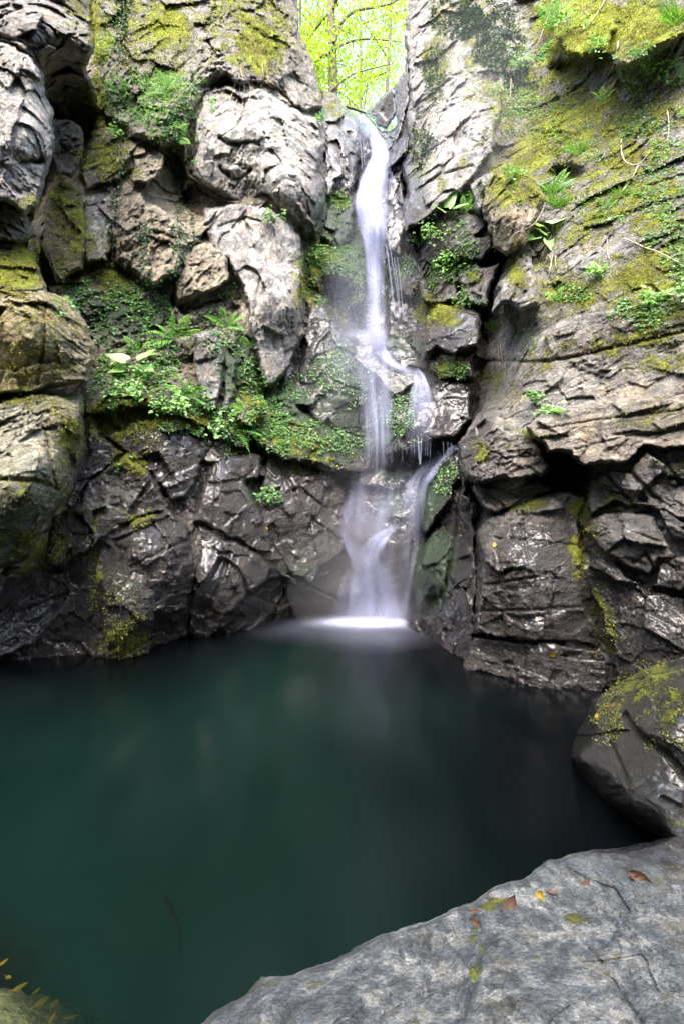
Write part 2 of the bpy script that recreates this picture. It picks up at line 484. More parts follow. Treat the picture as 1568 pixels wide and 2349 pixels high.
def rock_material(name, wetgloss=0.13, k=1.0, lk=.45):
    m, nt = new_mat(name); B = NB(nt)
    out = B.n('ShaderNodeOutputMaterial'); pb = B.n('ShaderNodeBsdfPrincipled')
    B.l(pb.outputs[0], out.inputs[0])
    geo = B.n('ShaderNodeNewGeometry'); pos = geo.outputs['Position']
    sp = B.n('ShaderNodeAttribute', attribute_name='sp').outputs['Vector']
    if k != 1:
        pos0, sp0 = pos, sp
        vm = B.n('ShaderNodeVectorMath', operation='SCALE'); vm.inputs['Scale'].default_value = k; B.l(pos0, vm.inputs[0]); pos = vm.outputs[0]
        vm = B.n('ShaderNodeVectorMath', operation='SCALE'); vm.inputs['Scale'].default_value = k; B.l(sp0, vm.inputs[0]); sp = vm.outputs[0]
    mk = B.n('ShaderNodeAttribute', attribute_name='mask')
    sep = B.n('ShaderNodeSeparateColor'); B.l(mk.outputs['Color'], sep.inputs[0])
    moss_a, wet_a, alga_a, pale_a = sep.outputs[0], sep.outputs[1], sep.outputs[2], mk.outputs['Alpha']
    oc = B.n('ShaderNodeObjectInfo').outputs['Color']
    n_big = B.noise(pos, 1.6, 5); n_mid = B.noise(pos, 6.5, 8, 0.62); n_fine = B.noise(pos, 34, 6, 0.65); n_sp = B.noise(pos, 110, 3, 0.6)
    mp = B.n('ShaderNodeMapping'); mp.inputs['Scale'].default_value = (1.4, 1.4, 13); B.l(sp, mp.inputs['Vector'])
    streak = B.noise(mp.outputs[0], 2.2, 7, 0.65, 0.6)
    v = B.ramp(n_mid, [(0.28, (.42, .42, .44)), (0.46, (.78, .78, .80)), (0.62, (1.08, 1.07, 1.04)), (0.78, (1.42, 1.40, 1.34))])
    c = B.mix(1.0, oc, v, 'MULTIPLY')
    sv = B.ramp(streak, [(0.3, (.55, .55, .58)), (0.5, (1, 1, 1)), (0.7, (1.35, 1.33, 1.28))])
    c = B.mix(0.75, c, sv, 'MULTIPLY')
    # ochre and slate-blue patches
    c = B.mix(B.math('MULTIPLY', B.ss(B.noise(pos, 2.7, 5, 0.6), 0.52, 0.70), 0.55), c, B.mix(1.0, c, (1.25, 1.0, .62), 'MULTIPLY'))
    c = B.mix(B.math('MULTIPLY', B.ss(B.noise(pos, 3.9, 4, 0.6, 1.0), 0.55, 0.72), 0.5), c, B.mix(1.0, c, (.80, .88, 1.10), 'MULTIPLY'))
    # pale lichen crust
    pl = B.ss(B.math('ADD', n_mid, B.math('MULTIPLY', pale_a, 0.24)), 0.58, 0.82)
    c = B.mix(B.math('MULTIPLY', pl, 0.72), c, B.mix(n_fine, (.30, .30, .28), (.50, .49, .45)))
    vor = B.n('ShaderNodeTexVoronoi'); vor.inputs['Scale'].default_value = 5; B.l(pos, vor.inputs['Vector'])
    lich = B.ss(B.math('ADD', vor.outputs['Distance'], B.math('MULTIPLY', n_fine, 0.5)), 0.44, 0.34)
    lich = B.math('MULTIPLY', lich, B.ss(n_big, 0.5, 0.62))
    c = B.mix(B.math('MULTIPLY', lich, lk), c, (.46, .48, .40))
    # random cell tones, painted to mimic facets lit differently
    mp5 = B.n('ShaderNodeMapping'); mp5.inputs['Scale'].default_value = (14, 14, 30); B.l(sp, mp5.inputs['Vector'])
    vc = B.n('ShaderNodeTexVoronoi'); vc.inputs['Scale'].default_value = 1.0; B.l(mp5.outputs[0], vc.inputs['Vector'])
    vs_ = B.n('ShaderNodeSeparateColor'); B.l(vc.outputs['Color'], vs_.inputs[0])
    c = B.mix(.8, c, B.ramp(vs_.outputs[0], [(0, (.62, .62, .64)), (.5, (.95, .95, .95)), (1, (1.45, 1.43, 1.40))]), 'MULTIPLY')
    n_gr = B.noise(pos, 52, 5, 0.7)
    c = B.mix(.85, c, B.ramp(n_gr, [(.30, (.45, .45, .46)), (.47, (.90, .90, .90)), (.60, (1.2, 1.2, 1.18)), (.74, (1.75, 1.73, 1.68))]), 'MULTIPLY')
    # speckle
    c = B.mix(B.ss(n_sp, 0.60, 0.72), c, B.mix(1.0, c, (1.5, 1.5, 1.48), 'MULTIPLY'))
    c = B.mix(B.ss(n_sp, 0.42, 0.30), c, B.mix(1.0, c, (.5, .5, .5), 'MULTIPLY'))
    # water film
    wet = B.ss(B.math('ADD', wet_a, B.math('MULTIPLY', B.math('SUBTRACT', n_mid, 0.5), 1.1)), 0.22, 0.62)
    c = B.mix(wet, c, B.mix(1.0, c, (.22, .21, .225), 'MULTIPLY'))
    # algae film
    alg = B.ss(B.math('ADD', alga_a, B.math('MULTIPLY', B.math('SUBTRACT', n_fine, 0.5), 1.7)), 0.42, 0.80)
    algc = B.mix(n_sp, (.006, .018, .010), (.040, .075, .036))
    c = B.mix(B.math('MULTIPLY', alg, 0.9), c, algc)
    # moss
    upz = B.n('ShaderNodeSeparateXYZ'); B.l(geo.outputs['Normal'], upz.inputs[0])
    mn = B.math('ADD', B.math('MULTIPLY', B.math('SUBTRACT', n_fine, 0.5), 0.9), B.math('MULTIPLY', B.math('SUBTRACT', n_mid, 0.5), 2.3))
    mn = B.math('ADD', mn, B.math('MULTIPLY', B.math('SUBTRACT', n_big, 0.55), 1.1))
    mo = B.math('ADD', moss_a, mn)
    mo = B.math('ADD', mo, B.math('MULTIPLY', upz.outputs['Z'], 0.22))
    moss = B.math('MULTIPLY', B.ss(mo, 0.44, 0.86), .93)
    mh = B.noise(pos, 4.2, 5, 0.6)
    mc = B.ramp(mh, [(0.30, (.115, .088, .030)), (0.45, (.175, .185, .036)), (0.58, (.29, .325, .046)), (0.75, (.17, .235, .042))])
    mv = B.ramp(B.noise(pos, 75, 4, 0.7), [(0.3, (.35, .35, .35)), (0.5, (1, 1, 1)), (0.7, (1.7, 1.7, 1.5))])
    mc = B.mix(1.0, mc, mv, 'MULTIPLY')
    c = B.mix(moss, c, mc)
    B.l(c, pb.inputs['Base Color'])
    rough = B.math('SUBTRACT', 0.78, B.math('MULTIPLY', wet, 0.78 - wetgloss))
    rough = B.math('ADD', rough, B.math('MULTIPLY', B.math('SUBTRACT', n_fine, 0.5), 0.25))
    rough = B.math('ADD', rough, B.math('MULTIPLY', moss, 0.5), clamp=True)
    B.l(rough, pb.inputs['Roughness'])
    sl = B.math('ADD', B.math('MULTIPLY', wet, 0.30), 0.25)
    B.l(B.math('MULTIPLY', sl, B.math('SUBTRACT', 1.0, B.math('MULTIPLY', moss, 0.8))), pb.inputs['Specular IOR Level'])
    # relief
    hgt = B.math('ADD', B.math('MULTIPLY', n_fine, 0.75), B.math('MULTIPLY', n_mid, 0.22))
    hgt = B.math('ADD', hgt, B.math('MULTIPLY', vs_.outputs[1], 0.10))
    hgt = B.math('ADD', hgt, B.math('MULTIPLY', streak, 0.40))
    hgt = B.math('ADD', hgt, B.math('MULTIPLY', n_sp, 0.16))
    mh2 = B.math('MULTIPLY', B.noise(pos, 60, 4, 0.7), 1.5)
    hgt = B.math('ADD', hgt, B.math('MULTIPLY', moss, mh2))
    bp = B.n('ShaderNodeBump'); bp.inputs['Strength'].default_value = 1.0; bp.inputs['Distance'].default_value = 0.055 / k
    B.l(hgt, bp.inputs['Height']); B.l(bp.outputs[0], pb.inputs['Normal'])
    cb = B.n('ShaderNodeBump'); cb.inputs['Strength'].default_value = 1.0; cb.inputs['Distance'].default_value = 0.005 / k
    B.l(B.math('ADD', B.math('MULTIPLY', n_fine, 0.6), n_mid), cb.inputs['Height']); B.l(cb.outputs[0], pb.inputs['Coat Normal'])
    B.l(B.math('MULTIPLY', B.math('MULTIPLY', wet, 0.75), B.math('SUBTRACT', 1.0, B.math('MAXIMUM', moss, B.math('MULTIPLY', alg, .7)))), pb.inputs['Coat Weight'])
    pb.inputs['Coat Roughness'].default_value = 0.09; pb.inputs['Coat IOR'].default_value = 1.5
    return m

ROCK = rock_material('rock')
ROCK_NEAR = rock_material('near_rock', k=1.7, lk=.5)

def leaf_material(name, c0, c1, c2, trans=0.35, rough=0.5, scale=3.0):
    m, nt = new_mat(name); B = NB(nt)
    out = B.n('ShaderNodeOutputMaterial')
    geo = B.n('ShaderNodeNewGeometry')
    at = B.n('ShaderNodeAttribute', attribute_name='tint').outputs['Fac']
    n1 = B.noise(geo.outputs['Position'], scale, 3)
    v = B.math('ADD', B.math('MULTIPLY', at, 0.65), B.math('MULTIPLY', n1, 0.35))
    c = B.ramp(v, [(0.15, c0), (0.5, c1), (0.85, c2)])
    pb = B.n('ShaderNodeBsdfPrincipled'); B.l(c, pb.inputs['Base Color']); pb.inputs['Roughness'].default_value = rough
    pb.inputs['Specular IOR Level'].default_value = 0.35
    tr = B.n('ShaderNodeBsdfTranslucent'); B.l(B.mix(1.0, c, (1.5, 1.6, .7), 'MULTIPLY'), tr.inputs[0])
    mx = B.n('ShaderNodeMixShader'); mx.inputs[0].default_value = trans
    B.l(pb.outputs[0], mx.inputs[1]); B.l(tr.outputs[0], mx.inputs[2]); B.l(mx.outputs[0], out.inputs[0])
    return m

#@@STRUCTURE
# ------------------------------------------------------------------ gorge walls
def cliff(label):
    e = empty('gorge_wall')
    return tag(e, label, 'rock wall', None, 'structure')

LEFTW = cliff('tall grey left gorge wall with moss, fractured blocks and a plant shelf')
BACKW = cliff('wet dark rock wall in the cleft behind the waterfall')
RIGHTW = cliff('mossy layered right gorge wall leaning back above a dark cave')

GREY = (.27, .27, .265); DARK = (.17, .165, .16); PALEC = (.36, .355, .34); BROWN = (.35, .32, .26); SLATE = (.24, .245, .26)

# blocks of the left wall -------------------------------------------------
def lb(*a, **k): return rock('rock_block', *a, parent=LEFTW, **k)
def bb(*a, **k): return rock('rock_block', *a, parent=BACKW, **k)
def rb(*a, **k): return rock('rock_block', *a, parent=RIGHTW, **k)

lb([(205, -170), (640, -170), (658, -30), (675, 50), (700, 130), (735, 215), (742, 250), (700, 262), (665, 240), (640, 210), (600, 197), (545, 200), (520, 180), (470, 205), (450, 250), (420, 330), (370, 345), (300, 320), (245, 270), (222, 180)],
   [(215, 0, 7.4), (430, 0, 7.9), (660, 0, 8.7), (230, 250, 6.8), (420, 300, 6.9), (560, 195, 7.25), (735, 215, 8.5), (500, 80, 7.5)], T=.6, R=46, dip=70, size=.9, color=(.30, .29, .26), strata=1.0)
lb([(455, 203), (485, 182), (560, 200), (600, 192), (662, 232), (700, 256), (736, 262), (746, 330), (734, 395), (743, 465), (728, 545), (702, 545), (668, 495), (640, 476), (600, 452), (556, 474), (480, 440), (445, 402), (438, 300)],
   [(460, 220, 7.2), (600, 210, 7.45), (735, 270, 8.3), (450, 400, 6.9), (590, 330, 6.75), (660, 430, 6.7), (730, 530, 7.6), (600, 450, 6.9), (700, 400, 7.2)], T=.7, R=44, dip=60, size=.85, amp=.8, color=PALEC,
   cracks=[(7, .22, [(505, 318), (530, 330), (570, 322), (604, 310)]), (6, .16, [(505, 385), (535, 412), (575, 390)]), (5, .10, [(545, 200), (560, 260), (540, 300)])])
lb([(590, 445), (640, 430), (665, 450), (690, 470), (725, 520), (728, 550), (700, 548), (668, 508), (640, 482), (600, 476)], [(600, 455, 7.0), (660, 460, 6.85), (725, 540, 7.7)], T=.35, R=24, dip=60, size=.6, color=BROWN)
lb([(505, 318), (530, 300), (560, 282), (580, 285), (604, 310), (590, 322), (550, 332), (530, 332)], [(530, 300, 6.72), (590, 300, 6.66), (550, 330, 6.7)], T=.28, R=20, dip=60, size=.5, color=GREY)
lb([(515, 385), (540, 372), (566, 384), (580, 372), (572, 398), (540, 415)], [(530, 390, 6.76), (575, 380, 6.76), (545, 412, 6.85)], T=.25, R=18, dip=60, size=.5, color=GREY)
lb([(475, 477), (545, 467), (620, 476), (662, 500), (688, 548), (693, 620), (686, 700), (692, 770), (680, 800), (660, 850), (632, 890), (603, 892), (590, 830), (572, 772), (560, 660), (520, 600), (478, 560), (464, 520)],
   [(480, 500, 6.9), (640, 495, 6.8), (690, 600, 7.1), (560, 640, 6.55), (650, 700, 6.6), (690, 770, 7.2), (610, 880, 6.7), (580, 780, 6.6)], T=.6, R=26, dip=72, size=1.5, amp=.55, color=(.37, .365, .37), strata=1.0,
   cracks=[(3.5, .07, [(500, 520), (560, 500), (600, 510)]), (3, .06, [(560, 500), (600, 620), (580, 740)]), (3, .05, [(620, 480), (640, 600), (660, 740)]), (4, .10, [(655, 640), (672, 700)])])
lb([(440, 562), (500, 553), (524, 600), (526, 645), (468, 668), (402, 702), (393, 650), (428, 610)], [(450, 580, 6.55), (520, 600, 6.5), (460, 660, 6.3), (400, 690, 6.4)], T=.4, R=24, dip=50, size=.6, color=BROWN)
lb([(255, 435), (282, 413), (320, 433), (350, 470), (402, 498), (466, 552), (440, 564), (417, 630), (352, 658), (262, 602), (253, 525)], [(260, 450, 6.7), (350, 480, 6.4), (460, 555, 6.7), (360, 650, 6.1), (260, 600, 6.3)], T=.5, R=30, dip=55, size=.7, amp=1.2, color=BROWN,
   cracks=[(5, .14, [(290, 520), (350, 530), (400, 545)]), (4, .10, [(330, 440), (360, 560), (340, 640)])])
lb([(192, 450), (277, 418), (262, 500), (247, 602), (200, 602), (186, 525)], [(195, 460, 6.5), (272, 425, 6.75), (245, 600, 6.3), (200, 600, 6.2)], T=.4, R=22, dip=75, size=1.4, amp=.5, color=(.34, .33, .28))
lb([(305, 350), (326, 327), (350, 335), (382, 362), (372, 402), (340, 420), (303, 416)], [(310, 360, 6.8), (375, 370, 6.8), (330, 410, 6.5)], T=.35, R=20, dip=50, size=.5, color=BROWN)
lb([(235, 300), (300, 290), (330, 330), (300, 355), (280, 415), (200, 445), (190, 400), (210, 340)], [(240, 310, 7.0), (320, 330, 6.9), (200, 430, 6.5)], T=.4, R=26, dip=60, size=.7, color=BROWN)
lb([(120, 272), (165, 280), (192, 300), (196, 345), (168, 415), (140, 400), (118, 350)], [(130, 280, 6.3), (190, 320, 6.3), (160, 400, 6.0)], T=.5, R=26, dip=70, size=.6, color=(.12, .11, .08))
lb([(100, 470), (130, 400), (190, 440), (200, 520), (195, 620), (130, 650), (95, 560)], [(110, 480, 6.1), (190, 450, 6.4), (190, 610, 6.0), (110, 600, 5.8)], T=.4, R=26, dip=62, size=.9, color=(.22, .19, .11))
# shelf of the plants
lb([(110, 660), (250, 610), (360, 660), (420, 720), (470, 700), (560, 680), (585, 800), (600, 900), (620, 980), (560, 1040), (480, 1000), (400, 950), (280, 945), (190, 960), (190, 800)],
   [(130, 680, 6.2), (360, 670, 6.5), (560, 690, 6.9), (200, 830, 5.9), (400, 830, 6.2), (580, 830, 6.7), (210, 940, 5.55), (400, 940, 5.75), (590, 1000, 6.5)], T=.6, R=34, dip=60, size=.8, color=(.24, .23, .19), amp=1.1)
lb([(445, 770), (500, 745), (520, 830), (500, 940), (470, 930), (440, 850)], [(450, 780, 6.15), (510, 780, 6.25), (480, 930, 5.9)], T=.4, R=22, dip=75, size=.6, color=SLATE)
lb([(525, 800), (545, 830), (540, 900), (515, 950), (500, 960), (512, 870)], [(530, 810, 6.3), (520, 940, 6.05)], T=.35, R=14, dip=75, size=.6, color=GREY)
lb([(545, 920), (600, 905), (618, 940), (590, 966), (560, 970), (540, 955)], [(550, 930, 6.3), (610, 940, 6.3), (570, 968, 6.2)], T=.35, R=18, dip=40, size=.5, color=BROWN)
# wet blocks above the pool
lb([(190, 915), (235, 1000), (285, 1042), (215, 1098), (165, 1165), (140, 1160), (195, 1050), (195, 985)], [(195, 930, 5.6), (280, 1042, 5.6), (160, 1160, 5.3)], T=.5, R=26, dip=40, size=.6, color=DARK, wet0=.6)
lb([(232, 1003), (300, 965), (380, 946), (460, 956), (502, 990), (497, 1023), (465, 1080), (430, 1140), (397, 1160), (345, 1095), (262, 1020)], [(240, 1005, 5.75), (460, 960, 6.1), (495, 1000, 6.2), (400, 1150, 5.7), (370, 1000, 5.7)], T=.5, R=30, dip=28, size=.7, color=(.15, .15, .16), strata=1.2, wet0=.6)
lb([(163, 1165), (215, 1098), (285, 1040), (326, 1066), (365, 1110), (397, 1152), (397, 1170), (320, 1186), (280, 1206), (215, 1250), (203, 1220)], [(170, 1170, 5.2), (290, 1050, 5.35), (395, 1160, 5.6), (220, 1240, 5.1)], T=.45, R=24, dip=40, size=.9, amp=.8, color=(.19, .19, .17))
lb([(-190, 1330), (100, 1300), (215, 1240), (225, 1325), (262, 1500), (270, 1560), (50, 1590), (-190, 1600)], [(0, 1340, 5.2), (210, 1260, 5.3), (0, 1520, 5.14), (130, 1505, 5.3), (260, 1500, 5.45)], T=.4, R=30, dip=30, size=.8, color=(.07, .065, .058), wet0=.5)  # base colour darkened to stand in for the shade of this corner
lb([(120, 1180), (200, 1160), (215, 1250), (150, 1310), (110, 1300)], [(130, 1190, 5.25), (200, 1180, 5.25), (140, 1300, 5.1)], T=.4, R=26, dip=40, size=.6, color=(.08, .07, .06))  # darkened likewise, shade put into the colour
lb([(213, 1250), (262, 1222), (325, 1184), (395, 1168), (437, 1196), (448, 1240), (452, 1285), (446, 1360), (438, 1420), (434, 1500), (350, 1550), (240, 1560), (238, 1433), (218, 1323)],
   [(220, 1250, 5.2), (300, 1225, 5.0), (400, 1175, 5.45), (450, 1250, 5.75), (390, 1260, 5.15), (440, 1420, 6.0), (430, 1465, 6.2), (300, 1400, 5.3), (260, 1500, 5.5)], T=.55, R=30, dip=26, size=.9, amp=.9, color=(.23, .23, .215),
   cracks=[(5, .10, [(262, 1250), (290, 1262), (275, 1290)]), (4, .08, [(215, 1262), (300, 1225), (400, 1180)]), (3.5, .06, [(300, 1300), (380, 1260), (440, 1235)])])
lb([(218, 1318), (270, 1298), (322, 1328), (374, 1358), (352, 1433), (352, 1545), (240, 1560), (236, 1433)], [(222, 1320, 5.05), (290, 1310, 4.95), (370, 1358, 5.3), (300, 1440, 5.05), (290, 1503, 5.3), (350, 1488, 5.5)], T=.4, R=28, dip=30, size=.9, amp=.8, color=(.25, .26, .22))
lb([(435, 1198), (470, 1093), (497, 1033), (565, 1031), (612, 1043), (597, 1103), (572, 1108), (587, 1133), (612, 1203), (628, 1266), (590, 1262), (520, 1235), (480, 1222)],
   [(440, 1195, 5.75), (500, 1040, 6.15), (600, 1045, 6.6), (620, 1255, 6.4), (520, 1150, 5.9)], T=.45, R=28, dip=68, size=.8, color=(.19, .18, .17), strata=1.1, wet0=.55,
   cracks=[(4, .09, [(460, 1112), (520, 1105), (565, 1095), (580, 1080)]), (3, .06, [(500, 1050), (490, 1200)])])
lb([(450, 1206), (480, 1218), (520, 1235), (592, 1258), (627, 1283), (657, 1323), (652, 1430), (575, 1470), (495, 1500), (433, 1500), (436, 1400), (447, 1333)],
   [(455, 1215, 5.7), (590, 1262, 6.1), (655, 1330, 6.9), (440, 1440, 6.0), (500, 1350, 5.7), (575, 1433, 6.6), (645, 1410, 7.4)], T=.45, R=26, dip=60, size=.8, color=(.18, .175, .165), strata=1.0, wet0=.5,
   cracks=[(5, .10, [(530, 1250), (515, 1310), (480, 1400)])])
lb([(610, 1043), (660, 1050), (710, 1063), (790, 1088), (805, 1200), (806, 1380), (770, 1370), (720, 1360), (655, 1325), (625, 1265), (600, 1183), (588, 1135), (600, 1103)],
   [(615, 1050, 6.7), (790, 1095, 7.3), (800, 1370, 7.3), (690, 1200, 6.6), (640, 1270, 6.6), (720, 1355, 6.9)], T=.5, R=34, dip=58, size=.8, color=(.20, .195, .19), wet0=.6,
   cracks=[(6, .16, [(590, 1110), (618, 1180), (635, 1240)]), (5, .10, [(640, 1060), (700, 1180), (780, 1240)]), (4, .08, [(700, 1130), (790, 1200)])])
lb([(640, 1300), (700, 1335), (760, 1365), (810, 1395), (800, 1440), (690, 1460), (640, 1460), (648, 1400)], [(650, 1320, 6.75), (720, 1358, 7.0), (800, 1405, 7.5), (650, 1410, 7.4), (690, 1410, 7.5)], T=.35, R=24, dip=-30, size=.7, color=(.12, .13, .12), wet0=.6)

wall_f = wall_field([(0, 1545, 5.3), (100, 1530, 5.5), (260, 1505, 5.75), (430, 1465, 6.4), (650, 1412, 7.75), (0, 1200, 5.5), (200, 1200, 6.0), (400, 1200, 6.5), (600, 1200, 7.2), (780, 1250, 8.0),
      (0, 900, 5.6), (200, 900, 6.2), (400, 900, 7.0), (600, 900, 7.6), (740, 900, 8.2), (0, 500, 6.2), (200, 500, 6.9), (400, 500, 7.4), (600, 500, 8.0), (740, 500, 8.7), (0, 0, 6.6), (200, 0, 7.5), (400, 0, 8.2), (650, 0, 9.2), (-190, 700, 5.0), (-190, 1400, 4.6)], 0.12)
rock('rock_face', [(-190, -170), (240, -170), (655, -170), (690, 90), (722, 175), (760, 240), (800, 300), (820, 420), (800, 560), (800, 800), (830, 1100), (830, 1480), (600, 1500), (430, 1540), (200, 1590), (-190, 1640)], [(0, 0, 8.0)], field=wall_f,
     T=1.2, R=60, dip=62, size=1.1, parent=LEFTW, color=BROWN, dent=[(150, 300, 55, 110, 1.5), (140, 720, 50, 160, .35)])

# blocks in the cleft ------------------------------------------------------
bb([(730, 200), (762, 214), (800, 255), (822, 268), (832, 330), (822, 420), (800, 445), (770, 472), (745, 462), (738, 395), (746, 330)], [(740, 215, 9.4), (820, 272, 9.2), (750, 440, 8.5), (815, 420, 8.6), (775, 340, 8.5)], T=.6, R=26, dip=70, size=.8, color=(.30, .30, .29))
bb([(742, 335), (760, 350), (788, 378), (790, 405), (768, 412), (760, 450), (742, 450)], [(745, 345, 8.4), (785, 390, 8.35), (750, 445, 8.2)], T=.35, R=18, dip=50, size=.5, color=DARK, wet0=.6)
bb([(760, 440), (800, 430), (815, 470), (805, 560), (770, 570), (735, 540), (745, 480)], [(765, 450, 8.4), (810, 460, 8.6), (780, 560, 8.1)], T=.4, R=26, dip=40, size=.6, color=DARK, wet0=.6)
bb([(693, 575), (740, 560), (800, 560), (830, 600), (835, 690), (800, 715), (795, 660), (770, 625), (745, 628), (735, 660), (715, 650)], [(700, 585, 8.0), (800, 570, 8.2), (830, 690, 8.2), (740, 615, 7.85)], T=.4, R=26, dip=30, size=.6, color=DARK, wet0=.3)
bb([(690, 640), (735, 665), (790, 728), (850, 768), (885, 850), (893, 920), (872, 990), (800, 1015), (740, 992), (690, 940), (664, 880), (690, 800)], [(695, 660, 7.9), (800, 745, 7.8), (885, 860, 7.8), (700, 880, 7.3), (800, 900, 7.1), (860, 990, 7.5), (760, 800, 7.35)], T=.6, R=60, dip=50, size=1.0, amp=.9, soft=.4, color=(.24, .24, .25), wet0=.6)
bb([(590, 930), (640, 900), (680, 905), (700, 940), (760, 985), (860, 990), (875, 1050), (866, 1092), (780, 1095), (690, 1068), (620, 1040), (575, 1000)], [(600, 950, 6.7), (690, 930, 7.0), (860, 1000, 7.5), (620, 1030, 6.4), (760, 1040, 6.9), (860, 1085, 7.3)], T=.5, R=34, dip=10, size=.6, color=DARK, wet0=.4)
bb([(778, 765), (850, 762), (880, 830), (910, 850), (962, 850), (974, 880), (905, 915), (880, 905), (840, 850), (790, 800)], [(785, 775, 7.75), (850, 770, 7.7), (965, 860, 7.2), (890, 905, 7.1)], T=.45, R=22, dip=-20, size=.6, color=(.22, .18, .16), soft=.4, wet0=.9)
bb([(870, 780), (900, 765), (960, 775), (975, 830), (930, 850), (890, 835), (868, 810)], [(875, 790, 7.9), (965, 785, 7.7), (930, 845, 7.5)], T=.35, R=22, dip=10, size=.5, color=DARK, wet0=.6)
bb([(880, 660), (930, 640), (985, 690), (990, 770), (930, 790), (880, 770)], [(885, 670, 8.2), (980, 700, 7.8), (930, 780, 7.8)], T=.4, R=26, dip=10, size=.5, color=DARK, wet0=.6)
bb([(890, 915), (965, 878), (1040, 866), (1085, 870), (1080, 960), (1048, 1008), (985, 1014), (930, 1040), (880, 1075), (868, 1050), (872, 965)], [(895, 925, 7.0), (1080, 880, 6.6), (975, 880, 7.0), (880, 1065, 6.9), (960, 980, 6.5), (1045, 1005, 6.5)], T=.6, R=30, dip=14, size=.7, color=(.17, .165, .17), wet0=.7)
bb([(970, 760), (1000, 700), (1060, 700), (1100, 720), (1100, 790), (1040, 815), (1000, 800), (975, 830), (960, 800)], [(975, 790, 7.0), (1010, 705, 7.0), (1095, 740, 6.5), (1030, 800, 6.5)], T=.5, R=34, dip=20, size=.8, soft=.3, color=(.21, .20, .20), wet0=.5)
bb([(975, 830), (1010, 800), (1085, 805), (1090, 870), (1060, 880), (1000, 872)], [(985, 835, 7.0), (1080, 815, 6.5), (1030, 872, 6.7)], T=.45, R=24, dip=10, size=.6, color=DARK, wet0=.6)
bb([(1050, 590), (1080, 580), (1104, 610), (1150, 600), (1130, 660), (1110, 700), (1060, 690), (1048, 640)], [(1055, 600, 7.2), (1110, 620, 6.8), (1070, 685, 6.8)], T=.4, R=24, dip=60, size=.6, color=(.26, .25, .25))
bb([(950, 600), (1000, 560), (1050, 580), (1050, 690), (1000, 700), (960, 690)], [(960, 610, 7.6), (1045, 590, 7.2), (1000, 695, 7.2)], T=.4, R=30, dip=60, size=.5, color=DARK)
bb([(872, 405), (926, 384), (932, 535), (920, 588), (884, 580), (868, 520)], [(880, 410, 8.6), (925, 400, 8.3), (920, 580, 7.9), (880, 570, 8.0)], T=.5, R=24, dip=75, size=.6, color=DARK, wet0=.85)
bb([(788, 1085), (870, 1072), (960, 1066), (1002, 1058), (985, 1100), (960, 1180), (945, 1260), (936, 1400), (930, 1470), (815, 1470), (805, 1340), (786, 1230)],
   [(795, 1100, 7.5), (995, 1065, 6.9), (960, 1120, 7.0), (810, 1240, 7.3), (900, 1180, 6.9), (930, 1400, 7.5), (820, 1410, 7.55), (870, 1260, 6.9)], T=.5, R=30, dip=10, size=.8, amp=.9, soft=.3, color=(.25, .21, .21), wet0=.95)
bb([(895, 1190), (930, 1130), (952, 1140), (955, 1220), (946, 1290), (905, 1285), (885, 1240)], [(900, 1200, 6.85), (945, 1150, 6.8), (930, 1285, 6.8)], T=.4, R=24, dip=80, size=.5, soft=.3, color=DARK, wet0=.7)
bb([(958, 1123), (990, 1075), (1020, 1048), (1060, 1030), (1058, 1095), (1036, 1145), (1000, 1200), (972, 1232), (955, 1210)], [(962, 1130, 6.8), (1050, 1040, 6.4), (1050, 1095, 6.2), (975, 1220, 6.5)], T=.5, R=30, dip=60, size=.6, color=(.11, .12, .11), wet0=.7)
bb([(979, 1220), (1010, 1195), (1040, 1220), (1038, 1283), (1026, 1335), (1020, 1440), (950, 1450), (934, 1340), (954, 1283)], [(985, 1225, 6.5), (1035, 1230, 6.2), (940, 1345, 6.7), (1010, 1340, 6.1), (950, 1398, 6.75), (1015, 1403, 6.4)], T=.5, R=34, dip=70, size=.6, color=(.11, .12, .11), wet0=.7)
bb([(1034, 1223), (1056, 1100), (1085, 1160), (1095, 1280), (1090, 1455), (1076, 1540), (1040, 1560), (975, 1520), (935, 1465), (932, 1420), (1010, 1400), (1034, 1283)], [(1045, 1150, 5.8), (1085, 1170, 5.6), (940, 1430, 6.5), (985, 1480, 6.2), (1040, 1520, 5.4), (1085, 1400, 5.2), (1030, 1320, 5.8)], T=.45, R=24, dip=75, size=.6, amp=1.1, color=(.13, .12, .115), wet0=.8)

wall_f = wall_field([(760, 260, 9.8), (840, 290, 9.9), (900, 400, 9.6), (700, 500, 8.8), (850, 500, 9.2), (1000, 550, 8.6), (700, 800, 8.3), (850, 800, 8.4), (1050, 800, 7.6), (700, 1100, 8.0), (850, 1100, 7.9), (1050, 1100, 7.0), (700, 1420, 7.7), (860, 1425, 7.8), (1000, 1470, 6.6), (1080, 1480, 6.2)], 0.14)
rock('rock_face', [(640, 230), (760, 235), (800, 285), (835, 270), (870, 330), (960, 280), (1100, 330), (1190, 400), (1230, 560), (1190, 640), (1150, 800), (1110, 1100), (1090, 1500), (920, 1500), (700, 1480), (640, 1200), (640, 700)], [(0, 0, 8.0)], field=wall_f,
     T=1.0, R=50, dip=20, size=1.0, parent=BACKW, color=DARK, wet0=.5)

